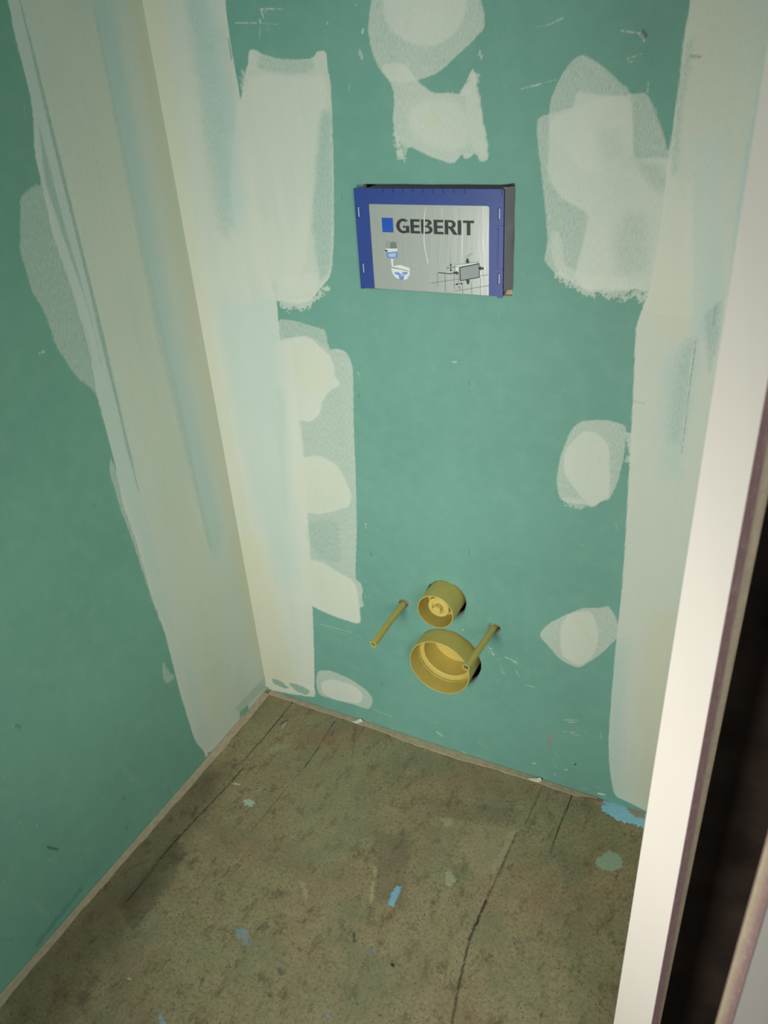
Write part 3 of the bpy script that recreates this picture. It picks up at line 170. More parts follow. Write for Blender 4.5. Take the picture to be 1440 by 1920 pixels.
"back_tint":[[0.8,216,90,[[109,12432],[248,12421],[297,12407],[334,12371],[342,12309],[245,10422],[241,10337],[239,10256],[237,10169],[198,7748],[196,7641],[197,7540],[198,7432],[231,5760],[233,5637],[236,5521],[240,5396],[277,4147],[284,4011],[297,3885],[318,3753],[564,2394],[589,2251],[610,2115],[630,1967],[809,577],[805,429],[736,324],[600,252],[178,99],[34,71],[-49,126],[-72,274],[-28,7410],[-27,7519],[-27,7621],[-26,7728],[7,12336],[19,12397],[58,12427]]],[0.5,144,90,[[31,3888],[654,4027],[565,239],[-146,-18]]],[-0.9,180,90,[[838,12371],[1065,12352],[1142,12336],[1190,12300],[1206,12239],[1247,10743],[1248,10663],[1245,10587],[1237,10506],[1134,9565],[1115,9484],[1076,9432],[1030,9408],[905,9374],[859,9374],[821,9407],[807,9482],[754,10515],[750,10597],[747,10674],[744,10755],[699,12280],[711,12340],[760,12369]]],[-0.5,216,90,[[534,8305],[1384,8361],[1487,8355],[1541,8312],[1552,8227],[1420,5851],[1413,5730],[1405,5613],[1396,5489],[1218,3202],[1192,3067],[1130,2981],[1056,2942],[853,2887],[777,2886],[711,2938],[681,3056],[354,5931],[343,6048],[337,6159],[335,6277],[344,8143],[361,8233],[422,8285]]],[-0.5,108,90,[[2753,10782],[2562,10787],[2259,8726],[2483,8738]]],[0.9,162,90,[[7557,4203],[8545,4490],[8616,4496],[8662,4456],[8687,4365],[9358,65],[9367,-72],[9335,-166],[9259,-231],[7902,-984],[7808,-1013],[7751,-960],[7724,-821],[7445,2412],[7435,2545],[7430,2670],[7428,2803],[7426,3990],[7438,4097],[7480,4165]]],[-0.7,90,90,[[6896,3501],[7137,3577],[7360,133],[7121,286]]],[0.5,108,90,[[7121,11842],[7437,11815],[7489,11804],[7518,11777],[7529,11730],[7632,9804],[7634,9737],[7633,9674],[7627,9608],[7503,8366],[7489,8291],[7460,8230],[7412,8175],[7099,7878],[7048,7841],[7016,7855],[7001,7920],[6930,8609],[6924,8687],[6925,8759],[6933,8835],[7113,10152],[7120,10216],[7123,10277],[7120,10341],[7035,11769],[7041,11816],[7068,11839]]],[-0.8,90,90,[[7292,10505],[7435,10502],[7484,10493],[7518,10463],[7533,10408],[7772,8392],[7771,8324],[7742,8284],[7689,8269],[7531,8254],[7475,8260],[7436,8294],[7417,8362],[7263,9596],[7255,9665],[7249,9730],[7244,9799],[7208,10414],[7214,10469],[7243,10498]]],[0.6,21,90,[[7751,11215],[7761,11214],[7764,11207],[7765,11181],[7763,11133],[7719,10494],[7715,10434],[7714,10376],[7715,10314],[7727,9805],[7729,9738],[7732,9675],[7737,9608],[7792,8890],[7795,8826],[7793,8791],[7788,8780],[7772,8779],[7765,8789],[7757,8823],[7750,8887],[7679,9606],[7674,9674],[7670,9737],[7669,9804],[7666,10315],[7667,10377],[7669,10435],[7674,10495],[7736,11135],[7742,11182],[7747,11208]]],[-1.0,36,90,[[7865,11254],[8009,11246],[8056,11236],[8082,11209],[8086,11162],[7947,9249],[7939,9181],[7925,9119],[7901,9056],[7824,8875],[7799,8829],[7784,8833],[7776,8889],[7750,9325],[7746,9394],[7744,9460],[7742,9528],[7734,10149],[7733,10212],[7734,10270],[7737,10332],[7777,11178],[7787,11225],[7816,11250]]],[-0.6,108,90,[[7127,8218],[7551,8256],[7597,6396],[7334,6348]]],[0.45,90,90,[[1643,7637],[2320,7700],[2347,7109],[1731,6858]]],[0.4,90,90,[[1450,5578],[2387,5641],[2423,4998],[1442,4748]]],[0.4,90,90,[[1269,3476],[2377,3410],[2411,2588],[1515,2698]]],[0.7,36,90,[[4100,10733],[4227,10730],[4223,10613],[4095,10616]]],[0.7,27,90,[[6409,9551],[6489,9553],[6497,9458],[6417,9456]]],[0.8,27,90,[[6362,6621],[6507,6605],[6552,6491],[6405,6523]]],[0.8,21,90,[[6303,3788],[6368,3807],[6759,3268],[6698,3205]]],[0.5,36,90,[[2150,10659],[2217,10657],[2206,10581],[2139,10582]]]],
"left":[[0.9,6,8,[[-2216,12330],[-2220,12269],[-2223,12238],[-2227,12192],[-2234,12134],[-2251,11972],[-2257,11910],[-2259,11851],[-2258,11789],[-2250,11530],[-2248,11465],[-2249,11404],[-2252,11348],[-2260,11207],[-2266,11150],[-2278,11086],[-2296,11018],[-2372,10771],[-2391,10701],[-2403,10636],[-2409,10576],[-2418,10430],[-2422,10370],[-2425,10302],[-2428,10229],[-2445,9824],[-2446,9748],[-2444,9676],[-2437,9599],[-2404,9305],[-2396,9224],[-2390,9148],[-2385,9066],[-2374,8835],[-2370,8750],[-2365,8670],[-2360,8586],[-2344,8366],[-2340,8279],[-2342,8196],[-2350,8107],[-2406,7634],[-2415,7542],[-2419,7454],[-2419,7358],[-2407,6775],[-2406,6673],[-2408,6577],[-2412,6474],[-2445,5871],[-2448,5763],[-2444,5658],[-2436,5575],[-2411,5381],[-2402,5295],[-2394,5185],[-2389,5067],[-2367,4220],[-2363,4092],[-2356,3969],[-2346,3836],[-2301,3325],[-2291,3185],[-2286,3053],[-2285,2915],[-2288,2512],[-2289,2374],[-2290,2256],[-2290,2173],[-2290,1994],[-2289,1915],[-2287,1814],[-2284,1735],[-2276,1554],[-2273,1468],[-2267,1341],[-2260,1203],[-2242,835],[-2231,694],[-2208,566],[-2183,480],[-2115,304],[-2091,235],[-2074,166],[-2073,129],[-2085,64],[-2071,40],[-2012,22],[-1897,17],[-1358,18],[-1214,17],[-1075,13],[-924,5],[-322,-31],[-153,-59],[22,-135],[214,-259],[743,-642],[931,-753],[1046,-744],[1084,-604],[1608,12373],[1590,12442],[1517,12477],[1383,12484],[-2078,12378],[-2158,12371],[-2202,12353]]],[0.5,6,14,[[-2474,10327],[-2543,10315],[-2574,10308],[-2616,10296],[-2651,10283],[-2732,10251],[-2764,10232],[-2796,10195],[-2814,10156],[-2848,10055],[-2864,10009],[-2886,9948],[-2907,9893],[-2959,9761],[-2978,9704],[-2992,9636],[-2997,9580],[-3001,9448],[-3002,9394],[-3002,9336],[-3000,9296],[-2996,9215],[-2991,9176],[-2978,9123],[-2963,9077],[-2922,8967],[-2906,8916],[-2892,8846],[-2885,8785],[-2875,8634],[-2870,8574],[-2863,8511],[-2857,8470],[-2842,8386],[-2832,8344],[-2812,8280],[-2788,8215],[-2721,8044],[-2691,7976],[-2653,7909],[-2620,7864],[-2542,7773],[-2510,7730],[-2475,7673],[-2452,7625],[-2406,7513],[-2383,7482],[-2346,7487],[-2309,7532],[-2212,7687],[-2178,7753],[-2155,7834],[-2148,7925],[-2149,9145],[-2151,9228],[-2161,9304],[-2179,9385],[-2397,10232],[-2419,10293],[-2447,10322]]],[-0.45,14,8,[[-2252,10882],[-2334,10450],[-2345,10378],[-2348,10310],[-2345,10237],[-2309,9796],[-2302,9719],[-2295,9646],[-2285,9568],[-2209,8980],[-2199,8896],[-2193,8816],[-2190,8730],[-2180,8393],[-2179,8304],[-2182,8220],[-2189,8140],[-2210,7938],[-2216,7881],[-2215,7881],[-2208,7938],[-2182,8138],[-2174,8217],[-2170,8301],[-2171,8391],[-2189,9015],[-2192,9099],[-2195,9177],[-2200,9259],[-2227,9706],[-2231,9784],[-2233,9856],[-2233,9933],[-2232,10218],[-2232,10292],[-2232,10361],[-2232,10434],[-2233,10882],[-2235,10933],[-2241,10933]]],[-0.55,5,3,[[-2064,12227],[-2052,12227],[-2047,12219],[-2043,12190],[-2042,12137],[-2024,10530],[-2024,10457],[-2023,10387],[-2024,10313],[-2036,8350],[-2037,8260],[-2038,8175],[-2040,8083],[-2070,6651],[-2072,6547],[-2075,6448],[-2079,6343],[-2095,5940],[-2100,5860],[-2103,5861],[-2107,5944],[-2119,6364],[-2121,6470],[-2122,6570],[-2121,6674],[-2104,8104],[-2103,8195],[-2102,8281],[-2101,8370],[-2074,12137],[-2072,12190],[-2069,12219]]],[0.5,5,12,[[-2473,6587],[-2516,6511],[-2531,6470],[-2541,6400],[-2541,6302],[-2528,5912],[-2523,5802],[-2515,5696],[-2505,5601],[-2479,5366],[-2469,5268],[-2459,5156],[-2450,5036],[-2392,4171],[-2383,4041],[-2375,3921],[-2368,3827],[-2353,3614],[-2348,3553],[-2343,3554],[-2341,3639],[-2339,3936],[-2339,4053],[-2341,4173],[-2346,4300],[-2395,5489],[-2400,5603],[-2404,5709],[-2409,5821],[-2436,6489],[-2443,6573],[-2457,6601]]],[0.4,5,12,[[-2456,2693],[-2427,2543],[-2413,2483],[-2392,2421],[-2372,2383],[-2323,2313],[-2313,2288],[-2328,2271],[-2362,2269],[-2463,2279],[-2501,2288],[-2533,2313],[-2547,2342],[-2563,2420],[-2566,2459],[-2559,2518],[-2545,2572],[-2505,2705],[-2488,2741],[-2469,2736]]],[-0.15,30,8,[[-925,12134],[-906,12135],[-899,12126],[-894,12094],[-892,12034],[-873,7996],[-872,7896],[-871,7801],[-868,7699],[-753,4179],[-753,4062],[-763,4004],[-778,3996],[-821,4022],[-838,4050],[-853,4122],[-862,4242],[-1033,7754],[-1037,7855],[-1038,7948],[-1037,8047],[-941,12034],[-938,12093],[-932,12125]]],[-0.9,6,14,[[-919,191],[-657,132],[-672,-2],[-956,49]]],[-0.3,12,12,[[-1054,370],[15,349],[-51,78],[-926,167]]]],  # includes a groove's shadow line, painted as a strip of thinner filler
"left_tint":[[-0.75,135,60,[[-806,12249],[-659,12252],[-605,12244],[-564,12212],[-553,12151],[-640,7926],[-640,7824],[-638,7727],[-632,7622],[-408,4315],[-411,4183],[-446,4078],[-512,3993],[-711,3798],[-778,3751],[-819,3778],[-832,3887],[-914,7714],[-916,7816],[-917,7910],[-917,8010],[-910,12148],[-898,12207],[-858,12239]]],[-0.35,15,60,[[-858,12248],[-747,12250],[-707,12242],[-676,12210],[-669,12150],[-778,7968],[-780,7868],[-782,7772],[-783,7670],[-826,3884],[-828,3784],[-830,3786],[-834,3888],[-958,7728],[-960,7830],[-962,7924],[-962,8023],[-937,12148],[-929,12206],[-898,12239]]],[0.9,90,60,[[-187,12436],[-74,12439],[-33,12431],[0,12399],[8,12337],[-30,7740],[-30,7633],[-31,7532],[-31,7423],[-24,611],[-28,484],[-44,494],[-72,639],[-171,1229],[-199,1410],[-215,1573],[-221,1739],[-340,7525],[-342,7632],[-342,7731],[-341,7835],[-269,12331],[-259,12392],[-227,12425]]],[0.45,180,60,[[-1736,12233],[-1108,12244],[-1013,12237],[-961,12206],[-947,12148],[-983,8030],[-984,7931],[-982,7837],[-979,7736],[-836,3889],[-832,3750],[-832,3619],[-837,3481],[-951,955],[-973,808],[-1032,708],[-1134,644],[-1859,342],[-1953,323],[-2000,378],[-2007,511],[-1820,3676],[-1814,3806],[-1814,3930],[-1818,4062],[-2002,8073],[-2006,8165],[-2006,8251],[-2004,8341],[-1882,12138],[-1868,12193],[-1821,12223]]],[-0.4,45,60,[[-2180,12225],[-2118,12226],[-2096,12218],[-2078,12190],[-2074,12137],[-2101,8370],[-2102,8281],[-2102,8195],[-2102,8104],[-2091,3128],[-2096,3028],[-2116,3036],[-2146,3129],[-2233,3446],[-2263,3570],[-2284,3702],[-2293,3835],[-2420,7749],[-2422,7842],[-2423,7928],[-2423,8019],[-2392,10486],[-2390,10557],[-2387,10624],[-2380,10694],[-2233,12134],[-2223,12187],[-2203,12216]]],[-0.5,60,60,[[-2059,2296],[-1817,2099],[-1825,83],[-2116,508]]]],
"back_marks":[[1460,11903,1852,11876,5,205,215,200,0.7],[1852,11876,2097,11842,3,205,215,200,0.4],[1869,12022,2201,12003,10,205,215,200,0.7],[1882,12005,1901,11924,14,205,215,200,0.7],[1928,11990,1994,11951,8,205,215,200,0.6],[1843,11916,1851,11870,10,205,215,200,0.8],[1837,11837,1796,11688,4,205,215,200,0.5],[1941,11875,1943,11789,5,205,215,200,0.5],[2814,11810,2821,11804,16,205,215,200,0.8],[3307,11716,3289,11674,14,205,215,200,0.8],[3243,11488,3259,11420,38,205,215,200,0.4],[3060,11119,3055,11073,6,205,215,200,0.6],[3220,11960,3234,11959,6,205,215,200,0.7],[4788,11406,4801,11316,14,205,215,200,0.8],[4769,11360,4827,11357,8,205,215,200,0.6],[4704,11225,4603,11067,12,205,215,200,0.5],[2665,11052,2672,11046,3,205,215,200,0.8],[5284,11001,5681,11074,5,205,215,200,0.75],[5585,11605,5734,11654,5,205,215,200,0.6],[5407,11588,5597,11605,3,205,215,200,0.3],[6361,11496,6543,11465,7,205,215,200,0.9],[6543,11465,6604,11394,14,205,215,200,0.95],[6444,11239,6589,11275,6,205,215,200,0.55],[6458,11208,6502,11211,8,205,215,200,0.5],[6686,10919,6687,11014,10,205,215,200,0.6],[6785,10764,6800,10722,8,205,215,200,0.5],[1561,2210,2266,2222,4,205,215,200,0.75],[2309,2197,2463,2157,4,205,215,200,0.5],[1706,2152,2144,2134,3,205,215,200,0.3],[2861,7313,2847,7362,4,205,215,200,0.7],[2880,7223,2879,7206,10,205,215,200,0.8],[2762,4696,2754,4601,6,205,215,200,0.8],[2612,3148,2622,3139,8,205,215,200,0.7],[4947,2728,4985,2705,20,205,215,200,0.9],[5004,2619,5033,2594,16,205,215,200,0.9],[4919,2649,5089,2658,6,205,215,200,0.5],[5230,2612,5295,2599,10,205,215,200,0.8],[5333,2600,5417,2547,14,205,215,200,0.75],[5416,2582,5445,2522,10,205,215,200,0.7],[5420,2409,5489,2268,10,205,215,200,0.6],[4469,2957,4488,2951,12,205,215,200,0.9],[5169,2263,5198,2249,12,205,215,200,0.5],[5100,2522,5295,2092,4,205,215,200,0.35],[5072,2501,5081,2493,8,205,215,200,0.5],[5146,2550,5165,2544,8,205,215,200,0.6],[4660,2787,4670,2790,6,205,215,200,0.7],[4757,2920,4776,2903,8,205,215,200,0.5],[5605,2119,5752,2136,4,205,215,200,0.6],[6288,1590,6500,1673,7,205,215,200,0.6],[6327,1544,6485,1619,5,205,215,200,0.6],[6285,1316,6482,1383,6,205,215,200,0.7],[6413,1318,6610,1349,5,205,215,200,0.6],[6542,1433,6674,1474,3,205,215,200,0.4],[6895,1588,6916,1426,24,205,215,200,0.28],[3930,343,4038,290,36,205,215,200,0.42],[4401,50,4508,12,24,205,215,200,0.3],[3884,614,3959,576,8,205,215,200,0.35],[4753,421,4908,377,10,205,215,200,0.35],[5796,339,5825,339,40,205,215,200,0.35],[6360,430,6407,450,30,205,215,200,0.35],[6298,535,6307,539,10,205,215,200,0.8],[6198,437,6208,428,10,205,215,200,0.8],[6189,244,6199,222,16,205,215,200,0.8],[6233,691,6164,766,6,205,215,200,0.4],[6970,107,7079,132,30,205,215,200,0.95],[6921,272,6950,259,12,205,215,200,0.8],[6654,93,6855,161,10,205,215,200,0.3],[4392,7679,4440,7677,24,205,215,200,0.45],[5048,8390,5055,8384,20,205,215,200,0.2],[3204,8044,3212,8037,12,205,215,200,0.4],[2573,410,2977,369,24,205,215,200,0.2],[6941,5561,6977,5170,5,205,215,200,0.2],[6411,4897,6419,4899,4,205,215,200,0.6],[6351,5097,6359,5098,6,205,215,200,0.6],[6808,5575,6833,5458,12,205,215,200,0.2],[4629,7432,4628,7368,12,60,110,160,0.55],[4607,4601,4606,4521,12,60,110,160,0.5],[2829,9897,2816,9776,10,60,120,150,0.4],[6527,636,6536,640,26,45,42,38,0.95],[6043,910,6089,1160,40,176,120,90,0.4],[6585,11481,6617,11431,12,80,70,50,0.9],[2833,6995,2819,6950,8,50,100,90,0.6],[2808,4133,2813,4058,8,50,100,90,0.5],[7516,8253,7534,6750,4,70,115,105,0.6],[7497,8212,7523,6732,3,225,225,205,0.6],[7089,11228,7174,11214,12,120,140,130,0.55],[7174,11214,7178,11218,14,110,125,120,0.5],[2791,1177,2820,1094,5,50,90,95,0.6],[4605,1698,4624,1579,8,50,110,115,0.4],[4666,1894,4646,1812,5,50,110,115,0.4],[4558,2089,4557,2028,3,50,110,115,0.3],[1318,11741,1322,11500,5,70,100,90,0.6],[313,-31,938,111,5,60,110,105,0.4],[6875,7408,7016,7389,3,140,150,130,0.4],[7689,8712,7680,8448,6,130,165,150,0.5],[7725,8702,7732,8452,6,222,228,205,0.6]],
"left_marks":[[-5263,3335,-5262,3342,5.59,205,215,200,0.60],[-5762,769,-5760,772,6.55,205,215,200,0.45],[-2527,779,-2522,765,12.20,205,215,200,0.49],[-3834,1454,-3832,1443,12.92,205,215,200,0.44],[-5472,2035,-5470,2042,13.41,205,215,200,0.83],[-5212,1472,-5206,1464,12.94,205,215,200,0.82],[-4827,1267,-4825,1267,6.45,205,215,200,0.55],[-6269,1158,-6275,1164,7.52,205,215,200,0.66],[-4975,1673,-4965,1669,8.71,205,215,200,0.50],[-5410,1174,-5413,1172,7.88,205,215,200,0.67],[-6280,572,-6284,585,11.88,205,215,200,0.70],[-4654,2725,-4659,2731,5.38,205,215,200,0.74],[-4456,3744,-4450,3734,8.69,205,215,200,0.87],[-5120,2878,-5119,2884,8.43,205,215,200,0.88],[-5627,3197,-5631,3208,12.05,205,215,200,0.58],[-5356,3137,-5349,3131,6.87,205,215,200,0.42],[-4838,3885,-4833,3888,5.36,205,215,200,0.64],[-2274,283,-2283,292,11.96,205,215,200,0.60],[-4427,2474,-4434,2483,7.23,205,215,200,0.84],[-4572,3775,-4575,3783,7.08,205,215,200,0.83],[-5258,3824,-5252,3817,13.91,205,215,200,0.60],[-5666,2329,-5672,2328,13.09,205,215,200,0.86],[-3772,1215,-3767,1206,12.33,205,215,200,0.66],[-2633,507,-2620,505,13.73,205,215,200,0.88],[-6044,1756,-6036,1755,13.71,205,215,200,0.73],[-4849,3868,-4847,3865,11.71,205,215,200,0.86],[-5482,3643,-5473,3645,12.88,205,215,200,0.45],[-5996,330,-5993,329,13.02,205,215,200,0.78],[-4423,1041,-4428,1059,10.35,205,215,200,0.64],[-4417,3056,-4413,3051,5.09,205,215,200,0.81],[-6196,958,-6194,960,12.08,205,215,200,0.55],[-4180,2278,-4170,2277,6.03,205,215,200,0.71],[-6158,1235,-6151,1233,7.72,205,215,200,0.81],[-2677,1243,-2682,1258,9.44,205,215,200,0.56],[-6197,1699,-6200,1701,9.37,205,215,200,0.75],[-5693,2418,-5698,2417,8.21,205,215,200,0.78],[-3140,8412,-3073,8404,22,215,215,195,0.9],[-5464,1547,-5334,1326,10,20,40,40,0.9],[-2972,6084,-2965,6071,8,50,60,55,0.7],[-4016,1045,-3988,975,22,120,90,60,0.7],[-4133,447,-4127,386,16,150,100,70,0.6],[-2361,11165,-2471,10948,10,130,160,140,0.35],[-2505,10545,-2494,10394,6,150,175,160,0.4],[-2384,11166,-2394,10986,5,170,190,170,0.4],[-2415,10292,-2476,9929,5,190,195,170,0.6],[-2487,9899,-2397,9222,9,190,190,165,0.45],[-2397,9222,-2329,8458,8,190,190,165,0.45],[-2329,8458,-2310,7923,7,190,190,165,0.4],[-5971,927,-5846,358,60,150,170,150,0.3],[-5255,220,-6156,133,90,20,110,115,0.35],[-5517,1341,-5487,1279,30,150,190,180,0.4],[-5049,820,-5055,736,18,150,190,180,0.4],[-5209,3801,-5166,3720,24,40,90,85,0.4],[-4063,502,-4051,460,14,190,140,110,0.4],[-3100,281,-3083,95,20,140,110,90,0.6],[-3846,1567,-3649,977,80,140,170,150,0.22],[-1994,76,-1916,-1,30,140,80,60,0.7],[-6573,866,-6427,647,6,50,90,80,0.35],[-946,12247,-962,7877,9,215,215,190,0.35],[-962,7877,-828,3683,8,215,215,190,0.25],[-2035,12227,-2037,8217,7,210,210,185,0.4],[-2037,8217,-2093,4270,6,200,205,185,0.3],[-1418,11394,-1442,10214,9,200,205,190,0.3],[-1511,10354,-1494,9820,10,200,205,190,0.25],[-1461,9395,-1527,8371,24,200,208,195,0.25],[-1631,6385,-1696,5566,8,205,212,200,0.35],[-1696,5566,-1491,5158,8,205,212,200,0.3]],
"floor":[[153,213,235,0.92,6,50,[[6999,-125],[7089,1],[7435,43],[7804,73],[7997,-263],[7633,-310],[7381,-328],[7148,-253]]],[168,144,102,0.85,5,25,[[7450,13],[7768,33],[7797,-120],[7627,-148],[7523,-75]]],[168,132,96,0.8,5,25,[[6905,-80],[7061,-36],[7118,-85],[7024,-188],[6922,-147]]],[153,177,153,0.8,5,30,[[7231,-1224],[7304,-1062],[7419,-967],[7541,-977],[7638,-1073],[7640,-1198],[7516,-1317],[7341,-1364],[7262,-1316]]],[165,168,138,0.7,8,30,[[5103,-2434],[5147,-2362],[5258,-2406],[5332,-2497],[5297,-2635],[5206,-2636]]],[144,204,235,0.9,6,25,[[4484,-2972],[4574,-2942],[4590,-2995],[4592,-3115],[4609,-3304],[4518,-3306],[4476,-3127]]],[168,162,132,0.55,10,30,[[4629,-1502],[4822,-1416],[4863,-1564],[4747,-1639]]],[174,165,134,0.5,10,40,[[5778,-1320],[5921,-1187],[5887,-1740],[5847,-2141],[5733,-2172],[5771,-1749]]],[163,151,117,0.22,60,60,[[4629,-1502],[5908,-1204],[5818,-2133],[5553,-2273],[4937,-1671]]],[141,144,110,0.2,220,120,[[1626,-1326],[2748,-838],[3611,-2262],[3274,-3300],[2349,-2824]]],[180,198,180,0.75,5,30,[[1224,-2586],[1345,-2507],[1488,-2546],[1447,-2653],[1309,-2688]]],[42,42,38,0.35,60,80,[[622,-3711],[578,-4075],[602,-5123],[1089,-5290],[1143,-4471],[999,-3887]]],[42,48,45,0.25,80,80,[[3695,-2225],[4277,-1965],[4775,-3228],[4281,-3355]]],[84,74,57,0.25,60,80,[[3859,-1297],[5864,-786],[5802,-1170],[4561,-1484]]],[120,156,174,0.5,10,60,[[2538,-4629],[2714,-4567],[2896,-4741],[2701,-4785]]],[144,180,204,0.7,8,30,[[2335,-6095],[2489,-6163],[2474,-6224],[2355,-6164]]],[180,168,132,0.4,12,40,[[3006,-3526],[3127,-3523],[3350,-3757],[3298,-3801]]],[180,168,126,0.6,8,40,[[3954,-2781],[4048,-2792],[4152,-2957],[4089,-2985]]],[192,180,138,0.45,8,40,[[4072,-3045],[4134,-3017],[4281,-3355],[4240,-3422]]],[168,180,144,0.3,30,60,[[1061,-1206],[1350,-1081],[1174,-1378],[999,-1483]]],[138,90,66,0.22,80,80,[[1259,-741],[2040,-405],[2150,-809],[1291,-1181]]],[144,96,72,0.25,50,50,[[270,-2200],[341,-1442],[536,-2223],[414,-2549]]],[48,40,21,0.42,300,120,[[-32,-6869],[81,-2283],[646,-2036],[1070,-5847],[1252,-7056],[570,-7375]]]],  # last patch: shade along the left wall painted into the floor colour
